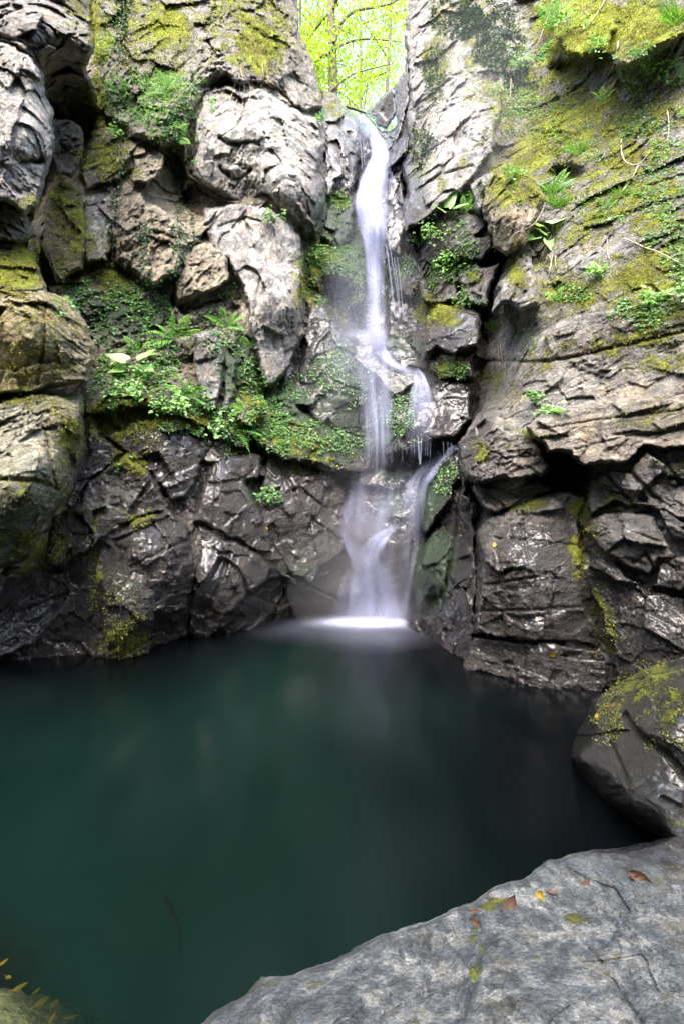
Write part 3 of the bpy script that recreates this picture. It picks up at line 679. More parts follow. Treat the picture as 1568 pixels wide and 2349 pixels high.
# blocks of the right wall -------------------------------------------------
rb([(950, -170), (1060, -170), (1135, 50), (1158, 140), (1156, 225), (1130, 350), (1104, 396), (1069, 432), (1004, 487), (959, 517), (929, 536), (922, 500), (929, 450), (924, 380), (935, 345), (936, 200), (930, 75)],
   [(945, -100, 8.9), (1060, -100, 8.6), (1150, 150, 7.6), (932, 200, 8.3), (930, 380, 8.0), (1050, 300, 7.1), (1100, 390, 6.9), (930, 530, 7.3), (1000, 470, 6.9)], T=.7, R=26, dip=38, size=1.0, amp=.6, color=(.35, .345, .335), strata=.6,
   cracks=[(4, .09, [(975, 230), (1050, 170), (1120, 130)]), (3.5, .07, [(940, 380), (1010, 330), (1090, 260)]), (4, .08, [(950, 440), (1010, 400), (1080, 380)]), (3, .06, [(1000, 260), (1090, 220)])])
rb([(909, 192), (931, 140), (941, 200), (936, 350), (904, 385), (887, 397), (892, 350), (909, 300)], [(910, 200, 8.8), (938, 180, 8.5), (890, 390, 8.5), (930, 350, 8.3)], T=.4, R=14, dip=80, size=.8, amp=.7, color=(.25, .25, .27))
bb([(834, 262), (874, 220), (914, 190), (912, 250), (890, 300), (862, 290), (858, 268)], [(836, 262, 10.2), (910, 195, 9.6), (880, 290, 9.8)], T=.6, R=16, dip=35, size=.8, amp=.6, color=(.26, .24, .21))
bb([(862, 285), (885, 300), (912, 280), (905, 340), (890, 370), (870, 330)], [(865, 295, 9.6), (910, 290, 9.4), (885, 360, 9.0)], T=.4, R=16, dip=35, size=.5, color=DARK, wet0=.5)
rb([(1104, 440), (1135, 396), (1214, 398), (1246, 450), (1218, 530), (1206, 566), (1170, 588), (1135, 567), (1108, 500)], [(1110, 445, 6.6), (1210, 405, 6.1), (1240, 450, 5.9), (1170, 580, 5.9), (1150, 480, 5.9)], T=.6, R=34, dip=60, size=.6, amp=1.1, color=BROWN)
bb([(985, 520), (1040, 470), (1090, 450), (1114, 500), (1134, 560), (1100, 602), (1050, 592), (990, 604), (952, 600)], [(960, 590, 7.6), (1090, 460, 7.1), (1120, 570, 6.8), (1030, 540, 7.0)], T=.4, R=26, dip=40, size=.5, color=DARK, wet0=.3)
bb([(915, 590), (955, 585), (975, 630), (950, 690), (905, 680), (900, 630)], [(920, 600, 8.0), (970, 630, 7.6), (915, 680, 7.9)], T=.35, R=22, dip=20, size=.5, color=DARK, wet0=.6)
rb([(1070, 425), (1110, 400), (1135, 400), (1110, 460), (1105, 500), (1085, 480)], [(1075, 430, 6.9), (1130, 405, 6.6), (1095, 480, 6.7)], T=.4, R=16, dip=70, size=.5, color=GREY)
rb([(1290, 20), (1360, -60), (1440, -60), (1420, 60), (1390, 120), (1330, 135), (1290, 120), (1270, 80)], [(1290, 40, 7.0), (1420, 0, 6.7), (1330, 120, 6.5)], T=.7, R=44, dip=20, size=.6, soft=.5, color=BROWN)
rb([(1400, 125), (1430, 88), (1490, 12), (1540, -60), (1640, -60), (1640, 50), (1520, 110), (1440, 152), (1404, 150)], [(1410, 130, 5.95), (1540, -20, 6.0), (1600, 40, 5.5), (1440, 145, 5.75)], T=.6, R=40, dip=55, size=.6, soft=.5, color=BROWN)
rb([(1172, 600), (1206, 580), (1230, 640), (1240, 700), (1200, 720), (1160, 700), (1130, 720), (1140, 650)], [(1180, 600, 6.0), (1225, 640, 5.5), (1140, 700, 5.7)], T=.45, R=26, dip=60, size=.5, color=GREY)
rb([(1204, 973), (1240, 950), (1284, 932), (1409, 916), (1620, 870), (1760, 850), (1760, 1030), (1610, 1026), (1524, 1034), (1474, 1020), (1434, 1065), (1380, 1058), (1334, 1066), (1304, 1034), (1259, 1045), (1249, 1018), (1219, 1004)],
   [(1210, 980, 4.45), (1400, 930, 4.25), (1600, 890, 3.9), (1260, 1040, 4.3), (1430, 1060, 4.0), (1600, 1020, 3.7)], T=.5, R=20, dip=10, size=.8, amp=.75, color=(.31, .29, .26), strata=1.3,
   cracks=[(3, .05, [(1230, 985), (1400, 960), (1560, 940)]), (3, .05, [(1320, 1030), (1440, 1000), (1560, 985)])])
rb([(1054, 1018), (1075, 975), (1104, 946), (1160, 965), (1214, 998), (1241, 1023), (1257, 1075), (1236, 1095), (1164, 1105), (1084, 1105), (1058, 1075)], [(1060, 1020, 5.2), (1110, 955, 5.0), (1240, 1030, 4.6), (1160, 1050, 4.6), (1085, 1100, 4.8), (1240, 1090, 4.6)], T=.5, R=22, dip=14, size=.6, color=(.30, .29, .28), strata=1.5,
   cracks=[(3, .06, [(1095, 1020), (1160, 1050), (1230, 1045)]), (3, .06, [(1150, 1050), (1130, 1100)]), (3, .05, [(1190, 1030), (1185, 1095)])])
rb([(1082, 1112), (1160, 1108), (1236, 1100), (1266, 1123), (1221, 1145), (1136, 1180), (1104, 1160)], [(1085, 1120, 5.0), (1250, 1110, 4.85), (1130, 1170, 4.9)], T=.4, R=20, dip=8, size=.5, color=(.15, .145, .14))
rb([(1089, 1223), (1109, 1180), (1144, 1173), (1190, 1150), (1236, 1132), (1309, 1122), (1346, 1143), (1331, 1208), (1341, 1263), (1341, 1333), (1347, 1383), (1386, 1473), (1390, 1486), (1284, 1478), (1134, 1466), (1084, 1456), (1089, 1358), (1094, 1283)],
   [(1095, 1230, 5.0), (1150, 1180, 4.9), (1300, 1130, 4.75), (1340, 1200, 4.6), (1090, 1450, 4.85), (1200, 1300, 4.35), (1240, 1450, 4.3), (1380, 1470, 4.4), (1340, 1350, 4.4)], T=.55, R=32, dip=6, size=.8, amp=.85, color=(.27, .27, .265), strata=1.0,
   cracks=[(3, .06, [(1134, 1236), (1210, 1238)]), (3, .06, [(1196, 1173), (1200, 1230), (1212, 1280)]), (4, .07, [(1109, 1343), (1180, 1330), (1234, 1323), (1284, 1303)]), (3, .05, [(1140, 1260), (1150, 1420)]), (3, .05, [(1250, 1310), (1260, 1440)]), (4, .07, [(1094, 1400), (1230, 1398), (1340, 1390)]), (3, .05, [(1220, 1240), (1330, 1250)])])
rb([(1082, 1460), (1134, 1468), (1284, 1480), (1388, 1488), (1396, 1503), (1391, 1570), (1360, 1640), (1234, 1630), (1110, 1600), (1060, 1560), (1067, 1493)], [(1085, 1470, 4.9), (1240, 1485, 4.4), (1390, 1495, 4.35), (1065, 1530, 4.95), (1134, 1550, 4.75), (1234, 1572, 4.42), (1360, 1582, 4.3)], T=.4, R=18, dip=4, size=.7, amp=.8, color=(.22, .215, .215), wet0=.7,
   cracks=[(3, .05, [(1200, 1480), (1205, 1570)]), (3, .05, [(1290, 1490), (1300, 1560)])])
rb([(1347, 1093), (1384, 1066), (1440, 1068), (1480, 1030), (1620, 1034), (1780, 1030), (1780, 1280), (1610, 1266), (1529, 1236), (1499, 1176), (1434, 1163), (1409, 1148), (1349, 1185), (1337, 1158)], [(1350, 1100, 4.5), (1400, 1150, 4.3), (1600, 1050, 3.85), (1600, 1250, 3.85), (1480, 1120, 4.05)], T=.5, R=24, dip=-32, size=.7, color=(.25, .25, .255), strata=1.1,
   cracks=[(5, .10, [(1440, 1080), (1490, 1130), (1560, 1190), (1620, 1220)]), (4, .08, [(1390, 1090), (1450, 1160)]), (4, .08, [(1510, 1040), (1560, 1110)])])
rb([(1332, 1213), (1374, 1178), (1434, 1168), (1499, 1183), (1529, 1243), (1556, 1275), (1509, 1285), (1494, 1325), (1434, 1305), (1374, 1260)], [(1340, 1215, 4.4), (1430, 1172, 4.2), (1540, 1270, 3.9), (1430, 1240, 3.95), (1490, 1320, 4.0)], T=.45, R=26, dip=-30, size=.6, color=(.20, .20, .20),
   cracks=[(4, .09, [(1450, 1290), (1480, 1270), (1500, 1310)])])
rb([(1504, 1290), (1560, 1270), (1610, 1262), (1780, 1270), (1780, 1380), (1610, 1362), (1494, 1347)], [(1510, 1295, 4.0), (1620, 1270, 3.8), (1610, 1355, 3.75)], T=.4, R=18, dip=-20, size=.5, color=(.21, .21, .21))
rb([(1346, 1283), (1384, 1273), (1444, 1325), (1494, 1350), (1610, 1367), (1780, 1380), (1780, 1700), (1504, 1680), (1420, 1660), (1399, 1610), (1399, 1493), (1376, 1408), (1344, 1373)], [(1350, 1290, 4.35), (1450, 1330, 4.05), (1600, 1370, 3.8), (1400, 1470, 4.2), (1500, 1460, 3.85), (1400, 1590, 4.25), (1560, 1590, 3.85)], T=.5, R=30, dip=-35, size=.8, soft=.2, color=(.20, .20, .195))

wall_f = wall_field([(950, 0, 8.8), (1150, 0, 8.4), (1350, 0, 7.6), (1600, 0, 6.4), (960, 400, 8.2), (1150, 300, 7.6), (1400, 300, 6.3), (1600, 300, 5.3), (1150, 560, 6.7), (1300, 560, 5.6), (1600, 560, 4.5), (1130, 750, 5.9), (1300, 750, 5.05), (1600, 750, 4.15),
      (1100, 950, 5.5), (1300, 950, 4.8), (1600, 950, 4.1), (1080, 1200, 5.5), (1300, 1200, 4.9), (1600, 1200, 4.2), (1060, 1500, 5.6), (1250, 1550, 5.0), (1600, 1580, 4.3)], 0.10)
rock('rock_face', [(940, -170), (1760, -170), (1790, 1500), (1760, 1680), (1400, 1640), (1060, 1590), (980, 1510), (1060, 1090), (1090, 760), (1120, 660), (1160, 570), (1110, 480), (1000, 430), (950, 320), (945, 100)], [(0, 0, 8.0)], field=wall_f,
     T=1.2, R=70, dip=14, size=0.8, parent=RIGHTW, color=(.32, .32, .31), strata=.35, amp=.62, dent=[(1285, 1080, 62, 62, 1.3), (1080, 1150, 25, 40, .8), (1320, 1225, 16, 22, .5), (1310, 160, 50, 22, .25), (1295, 400, 40, 20, .3)],
     cracks=[(5, .10, [(1200, 905), (1235, 905)]), (4, .08, [(1480, 430), (1568, 400)]), (5, .10, [(1120, 830), (1260, 830), (1568, 760)]), (4, .08, [(1215, 560), (1290, 690)])])


# ------------------------------------------------------------------ loose boulders
def boulder(label, *a, **k):
    o = rock('boulder', *a, **k)
    return tag(o, label, 'boulder')

boulder('dark overhanging grey boulder wedged at the top left corner, mossy along its edge', [(-190, -170), (190, -170), (207, -30), (219, 30), (212, 110), (199, 155), (226, 215), (249, 285), (240, 306), (195, 313), (135, 270), (100, 190), (78, 128), (50, 100), (-190, 40)],
        [(0, -60, 5.5), (200, -60, 5.5), (0, 70, 4.85), (90, 105, 4.8), (205, 110, 5.0), (150, 230, 7.0), (240, 295, 7.6), (150, 160, 5.9), (215, 40, 5.4)], T=.5, R=26, dip=-30, size=.8, amp=1.1, color=(.27, .265, .26), strata=.4)
boulder('tall pale vertically grained slab standing at the left edge', [(-190, 70), (0, 92), (30, 98), (75, 125), (104, 175), (107, 215), (125, 260), (120, 320), (112, 390), (100, 425), (90, 465), (55, 492), (30, 472), (-190, 430)],
        [(0, 100, 4.85), (70, 130, 4.8), (122, 270, 5.1), (0, 300, 4.55), (60, 300, 4.6), (100, 430, 4.85), (50, 480, 4.55), (0, 440, 4.45)], T=.6, R=26, dip=86, size=1.1, amp=.65, color=(.38, .375, .37), strata=.35,
        cracks=[(7, .18, [(50, 372), (75, 368), (96, 372)])])
boulder('small mossy rock wedged under the pale slab', [(-190, 425), (0, 440), (30, 468), (62, 498), (86, 535), (60, 556), (-190, 560)], [(0, 450, 4.9), (80, 535, 5.1), (0, 540, 4.7)], T=.4, R=22, dip=40, size=.6, color=(.24, .23, .19))
boulder('brown boulder capped with yellow moss, resting on the larger grey boulder', [(-190, 530), (0, 537), (30, 550), (70, 570), (98, 620), (108, 662), (165, 690), (195, 735), (217, 790), (219, 830), (200, 883), (100, 902), (-190, 905)],
        [(0, 545, 5.0), (90, 610, 4.85), (160, 700, 4.8), (215, 810, 4.9), (0, 700, 4.2), (90, 780, 4.15), (0, 890, 4.3), (190, 880, 4.65), (100, 690, 4.4)], T=.6, R=30, dip=28, size=.8, amp=.9, color=(.44, .40, .27),
        cracks=[(5, .10, [(105, 700), (100, 790), (85, 880)]), (4, .08, [(0, 670), (60, 690), (105, 700)])])
boulder('big greenish grey boulder with undercut base at the left edge', [(-190, 905), (0, 908), (75, 900), (192, 903), (199, 985), (196, 1050), (167, 1130), (136, 1160), (122, 1187), (105, 1202), (75, 1267), (50, 1297), (-190, 1320)],
        [(0, 915, 4.45), (190, 910, 4.75), (0, 1050, 3.9), (100, 1050, 4.0), (195, 1030, 4.8), (60, 1130, 3.85), (120, 1180, 4.5), (0, 1200, 3.9), (0, 1300, 4.4), (150, 960, 4.35)], T=.6, R=34, dip=34, size=.8, amp=.85, color=(.42, .425, .33),
        cracks=[(6, .12, [(-60, 1095), (0, 1098), (80, 1103), (125, 1120)]), (4, .08, [(80, 905), (110, 1010), (125, 1110)]), (4, .07, [(60, 915), (50, 1000)])])
boulder('dark wet rounded boulder with streaks at the right edge of the pool', [(1304, 1738), (1322, 1676), (1364, 1606), (1424, 1562), (1500, 1530), (1568, 1503), (1780, 1450), (1780, 2050), (1640, 1990), (1540, 1950), (1440, 1885), (1380, 1835), (1336, 1790)],
        [(1310, 1735, 2.85), (1370, 1608, 3.05), (1560, 1510, 3.0), (1470, 1680, 2.5), (1560, 1640, 2.38), (1380, 1835, 2.36), (1440, 1885, 2.2), (1540, 1950, 2.0), (1600, 1800, 2.2), (1700, 1600, 2.6)], T=.6, R=150, pw=2.2, dip=-42, size=.9, amp=.6, soft=.75, color=(.15, .16, .12), jit=4, strata=.3, mat=ROCK_NEAR, wet0=.7, mossk=.85,
        cracks=[(9, .10, [(1430, 1640), (1470, 1690), (1530, 1730), (1580, 1790)]), (6, .06, [(1400, 1700), (1440, 1800)]), (6, .05, [(1520, 1830), (1560, 1850)]), (9, .06, [(1510, 1560), (1500, 1650)])])
fg = boulder('large pale lichen covered boulder filling the near right corner', [(440, 2370), (480, 2330), (560, 2285), (600, 2245), (680, 2235), (760, 2205), (830, 2165), (900, 2138), (990, 2105), (1080, 2072), (1120, 2040), (1190, 2018), (1250, 1972), (1330, 1955), (1430, 1945), (1500, 1928), (1568, 1910), (1790, 1880), (1790, 2740), (440, 2740), (380, 2500)],
        [(460, 2345, 1.22), (600, 2250, 1.33), (760, 2208, 1.42), (900, 2140, 1.52), (1080, 2075, 1.66), (1250, 1975, 1.86), (1500, 1930, 1.98), (1700, 1900, 2.05), (1300, 2110, 1.58), (1000, 2220, 1.38), (800, 2349, 1.12), (1200, 2349, 1.08), (1568, 2349, 1.08), (1568, 2100, 1.5), (1200, 2700, .85), (600, 2700, .88)],
        mat=ROCK_NEAR, T=.35, R=34, dip=-28, size=.42, amp=.42, soft=.65, color=(.215, .245, .262), jit=5, strata=.5,
        cracks=[(10, .035, [(1085, 2105), (1110, 2150), (1090, 2240), (1060, 2330)]), (9, .03, [(1300, 2130), (1360, 2190), (1430, 2290), (1470, 2349)]), (8, .025, [(880, 2330), (980, 2280), (1060, 2250)]), (8, .02, [(1120, 2060), (1300, 2100), (1500, 2090)])])
#@@WATER
# ------------------------------------------------------------------ gorge sides beside the photographer, and an added bank behind to block light
def bank(label, p0, p1, height, lean, seed):
    """rough rock bank between two ground points, rising from below the water"""
    n, m_ = 70, 46
    u, v = np.meshgrid(np.linspace(0, 1, n), np.linspace(0, 1, m_))
    u = u.ravel(); v = v.ravel()
    p0 = np.array(p0, float); p1 = np.array(p1, float)
    t = (p1 - p0) / np.linalg.norm(p1 - p0); nrm = np.array([-t[1], t[0]])
    pos = p0[None] + (p1 - p0)[None] * u[:, None]
    z = -0.8 + v * (height + .8)
    b3 = np.c_[pos, z]
    v1, _ = facet(b3 * 0.8, seed); v2, _ = facet(b3 * 2.2, seed + 3)
    off = -lean * v * height + 0.35 * v1 + 0.14 * v2 + 0.5 * fbm(b3 * .4, 3, seed + 7)
    V = np.c_[pos + nrm[None] * off[:, None], z]
    ii = (np.arange(m_ - 1)[:, None] * n + np.arange(n - 1)[None]).ravel()
    Q = np.stack([ii, ii + 1, ii + n + 1, ii + n], 1)
    mk = np.c_[np.clip(v * 1.4 - .5 + .3 * fbm(b3, 3, seed), 0, 1), np.clip(.9 - 1.6 * v, 0, 1), 0 * v, 0.4 + 0 * v]
    me = mesh_np('gorge_wall', V, Q, True, {'mask': mk, 'sp': b3})
    o = link('gorge_wall', me, ROCK); o.color = (.24, .24, .23, 1)
    return tag(o, label, None, None, 'structure')

bank('left gorge wall running on past the photographer', (-4.3, 4.6), (-4.4, -5), 8.5, .12, 900)
bank('unseen rock bank added behind the photographer to hold back frontal light', (-4.6, -4.6), (4.8, -4.6), 11.0, .16, 910)  # added light blocker, height set for the shade it gives the lower gorge
bank('right gorge bank running on past the photographer', (4.2, -5), (3.9, 3.6), 8.0, .40, 920)

# ------------------------------------------------------------------ pool
def water_material():
    m, nt = new_mat('pool_water'); B = NB(nt)
    out = B.n('ShaderNodeOutputMaterial')
    geo = B.n('ShaderNodeNewGeometry')
    clear = B.n('ShaderNodeAttribute', attribute_name='clear').outputs['Fac']
    unshaded = B.n('ShaderNodeAttribute', attribute_name='unshaded').outputs['Fac']
    mp = B.n('ShaderNodeMapping'); mp.inputs['Scale'].default_value = (1.2, .55, 1); B.l(geo.outputs['Position'], mp.inputs['Vector'])
    n = B.noise(mp.outputs[0], 1.3, 4, .55, .5)
    col = B.mix(B.ss(n, .3, .7), (.0020, .0086, .0066), (.0034, .0124, .0096))
    col = B.mix(unshaded, (.0011, .0016, .0022), col)  # murk painted darker near the walls, standing in for their shade
    murk = B.n('ShaderNodeBsdfDiffuse'); B.l(col, murk.inputs[0])
    tr = B.n('ShaderNodeBsdfTransparent'); tr.inputs[0].default_value = (.80, .84, .62, 1)
    body = B.n('ShaderNodeMixShader'); B.l(clear, body.inputs[0]); B.l(murk.outputs[0], body.inputs[1]); B.l(tr.outputs[0], body.inputs[2])
    gl = B.n('ShaderNodeBsdfGlossy'); gl.inputs['Roughness'].default_value = 0.19
    fr = B.n('ShaderNodeFresnel'); fr.inputs['IOR'].default_value = 1.33
    mx = B.n('ShaderNodeMixShader'); B.l(fr.outputs[0], mx.inputs[0]); B.l(body.outputs[0], mx.inputs[1]); B.l(gl.outputs[0], mx.inputs[2])
    B.l(mx.outputs[0], out.inputs[0])
    return m

def on_water(px, py, z=0.0):
    d = (H - z) * F / (py - CY)
    return np.array(((px - CX) / F * d, d, z))

arc = [on_water(*p) for p in [(375, 2055), (392, 2085), (409, 2130), (413, 2175), (405, 2215), (385, 2255), (358, 2285)]]
gx, gy = np.meshgrid(np.linspace(-6, 6, 161), np.linspace(-5, 9.2, 190))
wx, wy = gx.ravel(), gy.ravel()
ca_ = sdf_poly(wx.astype(np.float32), wy.astype(np.float32), [(-2.6, .6), (-2.1, 1.9), (-1.28, 1.72), (-1.12, 1.56), (-.86, 1.42), (-.72, 1.2), (-.6, .6)])
ca_ = ca_ + 0.10 * fbm(np.c_[wx * 3, wy * 3, wx * 0], 3, 5)
clear = np.clip(ca_ / 0.20 + 0.75, 0, 1) * .9
ad = lines_dist(wx, wy, [(a[0], a[1]) for a in arc])
ii = (np.arange(189)[:, None] * 161 + np.arange(160)[None]).ravel()
shore = [on_water(*p)[:2] for p in [(-400, 1640), (-190, 1560), (0, 1520), (130, 1506), (290, 1503), (434, 1462), (575, 1433), (650, 1410), (800, 1408), (930, 1412), (985, 1478), (1064, 1525), (1134, 1548), (1234, 1570), (1390, 1585), (1325, 1700), (1336, 1795), (1440, 1885), (1560, 1960)]]
sd_ = lines_dist(wx, wy, shore)
unshaded_ = np.clip((sd_ - .15) / 2.3, 0, 1); unshaded_ = unshaded_ * unshaded_ * (3 - 2 * unshaded_)  # rises with distance from the shore; low values get the painted shade
me = mesh_np('water', np.c_[wx, wy, wx * 0], np.stack([ii, ii + 1, ii + 162, ii + 161], 1), True, {'clear': clear, 'unshaded': unshaded_})
water = tag(link('water', me, water_material()), 'still dark teal pool at the foot of the waterfall', None, None, 'structure')
n = 60
gx, gy = np.meshgrid(np.linspace(-6, 6, n), np.linspace(-5, 9.2, n)); gx = gx.ravel(); gy = gy.ravel()
bz = -1.6 + .2 * fbm(np.c_[gx, gy, gx * 0], 3, 77)
ii = (np.arange(n - 1)[:, None] * n + np.arange(n - 1)[None]).ravel()
bed_m, nt = new_mat('silt'); B = NB(nt)
_o = B.n('ShaderNodeOutputMaterial'); _b = B.n('ShaderNodeBsdfDiffuse'); g_ = B.n('ShaderNodeNewGeometry')
B.l(B.ramp(B.noise(g_.outputs['Position'], 3, 5), [(.3, (.06, .08, .05)), (.7, (.13, .14, .09))]), _b.inputs[0]); B.l(_b.outputs[0], _o.inputs[0])
tag(link('pool_bed', mesh_np('pool_bed', np.c_[gx, gy, bz], np.stack([ii, ii + 1, ii + n + 1, ii + n], 1)), bed_m), 'silty bed of the pool under the water', None, None, 'structure')

def lump(name, loc, rad, seed, mat, flat=.0, amp=.12, color=(.3, .3, .28), mk=(.1, .5, .1, .3), n=64):
    u, v = np.meshgrid(np.linspace(0, 2 * np.pi, n, endpoint=False), np.linspace(0, np.pi, n // 2))
    u = u.ravel(); v = v.ravel()
    d = np.c_[np.sin(v) * np.cos(u), np.sin(v) * np.sin(u), np.cos(v)]
    pw = np.sign(d) * np.abs(d) ** .8
    q = pw * np.array(rad)
    v1, _ = facet(q / max(rad) * 1.6 + seed, seed); v2, _ = facet(q / max(rad) * 4 + seed, seed + 1)
    q = q * (1 + amp * v1 + amp * .4 * v2 + amp * fbm(q / max(rad) * 2, 3, seed + 2))[:, None]
    q[:n] = q[:n].mean(0); q[-n:] = q[-n:].mean(0)
    r = np.arange(n // 2 - 1)[:, None] * n; c = np.arange(n)[None]; c2 = (c + 1) % n
    Q = np.stack([(r + c).ravel(), (r + n + c).ravel(), (r + n + c2).ravel(), (r + c2).ravel()], 1)
    V = q + np.array(loc)
    me = mesh_np(name, V, Q, True, {'mask': np.tile(np.array(mk, float), (len(V), 1)), 'sp': V})
    o = link(name, me, mat); o.color = (*color, 1)
    return o
tag(lump('submerged_rock', (-1.50, 1.20, -.36), (.80, .66, .32), 31, ROCK, color=(.40, .40, .32), mk=(.05, .0, .0, .5)), 'grey green rock lying under the water at the near left corner', 'rock')

def tube(pts, rad, sides=6, name='tube'):
    pts = np.asarray(pts, float); n = len(pts)
    rad = np.full(n, rad) if np.isscalar(rad) else np.asarray(rad, float)
    t = np.gradient(pts, axis=0); t /= np.linalg.norm(t, axis=1)[:, None] + 1e-9
    up = np.where(np.abs(t[:, 2:3]) > .9, np.array([[1., 0, 0]]), np.array([[0, 0, 1.]]))
    a = np.cross(t, up); a /= np.linalg.norm(a, axis=1)[:, None] + 1e-9
    b = np.cross(t, a)
    th = np.linspace(0, 2 * np.pi, sides, endpoint=False)
    V = (pts[:, None] + rad[:, None, None] * (np.cos(th)[None, :, None] * a[:, None] + np.sin(th)[None, :, None] * b[:, None])).reshape(-1, 3)
    r = np.arange(n - 1)[:, None] * sides; c = np.arange(sides)[None]; c2 = (c + 1) % sides
    Q = np.stack([(r + c).ravel(), (r + c2).ravel(), (r + sides + c2).ravel(), (r + sides + c).ravel()], 1)
    return V, Q

def smooth(pts, k=8):
    """Catmull-Rom through the rows of pts"""
    p = np.asarray(pts, float); n = len(p)
    out = []
    for i in range(n - 1):
        p0 = p[max(i - 1, 0)]; p1 = p[i]; p2 = p[i + 1]; p3 = p[min(i + 2, n - 1)]
        for t in np.linspace(0, 1, k, endpoint=False):
            out.append(.5 * (2 * p1 + (p2 - p0) * t + (2 * p0 - 5 * p1 + 4 * p2 - p3) * t * t + (3 * p1 - p0 - 3 * p2 + p3) * t ** 3))
    out.append(p[-1]); return np.array(out)

def plain(name, c0, c1, scale=8, rough=.8):
    m, nt = new_mat(name); B = NB(nt)
    o = B.n('ShaderNodeOutputMaterial'); p = B.n('ShaderNodeBsdfPrincipled'); g = B.n('ShaderNodeNewGeometry')
    B.l(B.mix(B.ss(B.noise(g.outputs['Position'], scale, 5), .35, .65), c0, c1), p.inputs['Base Color'])
    p.inputs['Roughness'].default_value = rough; B.l(p.outputs[0], o.inputs[0]); return m
BARK = plain('bark', (.06, .05, .035), (.13, .11, .08), 14)
TWIG = plain('twig_bark', (.20, .16, .11), (.40, .34, .25), 20)
DARKW = plain('dark_wood', (.003, .006, .005), (.006, .010, .009), 6)
a = smooth([p + np.array((0, 0, -.012)) for p in arc], 6)
DARKW.node_tree.nodes['Principled BSDF'].inputs['Specular IOR Level'].default_value = 0
V, Q = tube(a, np.linspace(.017, .009, len(a)), 8)
tag(link('sunken_branch', mesh_np('sunken_branch', V, Q), DARKW), 'dark curved branch sunk just under the pool surface', 'branch')

# ------------------------------------------------------------------ waterfall
def fall_material():
    m, nt = new_mat('falling_water'); B = NB(nt)
    out = B.n('ShaderNodeOutputMaterial')
    uv = B.n('ShaderNodeUVMap', uv_map='UVMap').outputs[0]
    den = B.n('ShaderNodeAttribute', attribute_name='dens').outputs['Fac']
    sx = B.n('ShaderNodeSeparateXYZ'); B.l(uv, sx.inputs[0])
    mp = B.n('ShaderNodeMapping'); mp.inputs['Scale'].default_value = (20, .35, 1); B.l(uv, mp.inputs['Vector'])
    st = B.noise(mp.outputs[0], 1.0, 5, .6, .25)
    mp2 = B.n('ShaderNodeMapping'); mp2.inputs['Scale'].default_value = (7, .35, 1); B.l(uv, mp2.inputs['Vector'])
    s2 = B.noise(mp2.outputs[0], 1.0, 3, .5, .3)
    s = B.math('ADD', B.math('MULTIPLY', B.math('SUBTRACT', st, .5), 1.3), B.math('MULTIPLY', B.math('SUBTRACT', s2, .5), 1.3))
    c = B.math('ABSOLUTE', B.math('SUBTRACT', B.math('MULTIPLY', sx.outputs[3 - 3], 2.0), 1.0))
    edge = B.ss(c, 1.0, .30)
    al = B.math('MULTIPLY', B.math('MULTIPLY', edge, B.math('MULTIPLY', den, .62)), B.math('ADD', 1.0, B.math('MULTIPLY', s, .75)), clamp=True)
    df = B.n('ShaderNodeBsdfDiffuse'); df.inputs[0].default_value = (.64, .69, .98, 1)
    tl = B.n('ShaderNodeBsdfTranslucent'); tl.inputs[0].default_value = (.64, .69, .98, 1)
    w = B.n('ShaderNodeMixShader'); w.inputs[0].default_value = .45; B.l(df.outputs[0], w.inputs[1]); B.l(tl.outputs[0], w.inputs[2])
    tr = B.n('ShaderNodeBsdfTransparent')
    mx = B.n('ShaderNodeMixShader'); B.l(al, mx.inputs[0]); B.l(tr.outputs[0], mx.inputs[1]); B.l(w.outputs[0], mx.inputs[2])
    B.l(mx.outputs[0], out.inputs[0])
    return m
FALLW = fall_material()
fall = tag(empty('waterfall', P(850, 1415, 7.5)), 'white silky waterfall dropping down the dark cleft into the pool', 'waterfall')

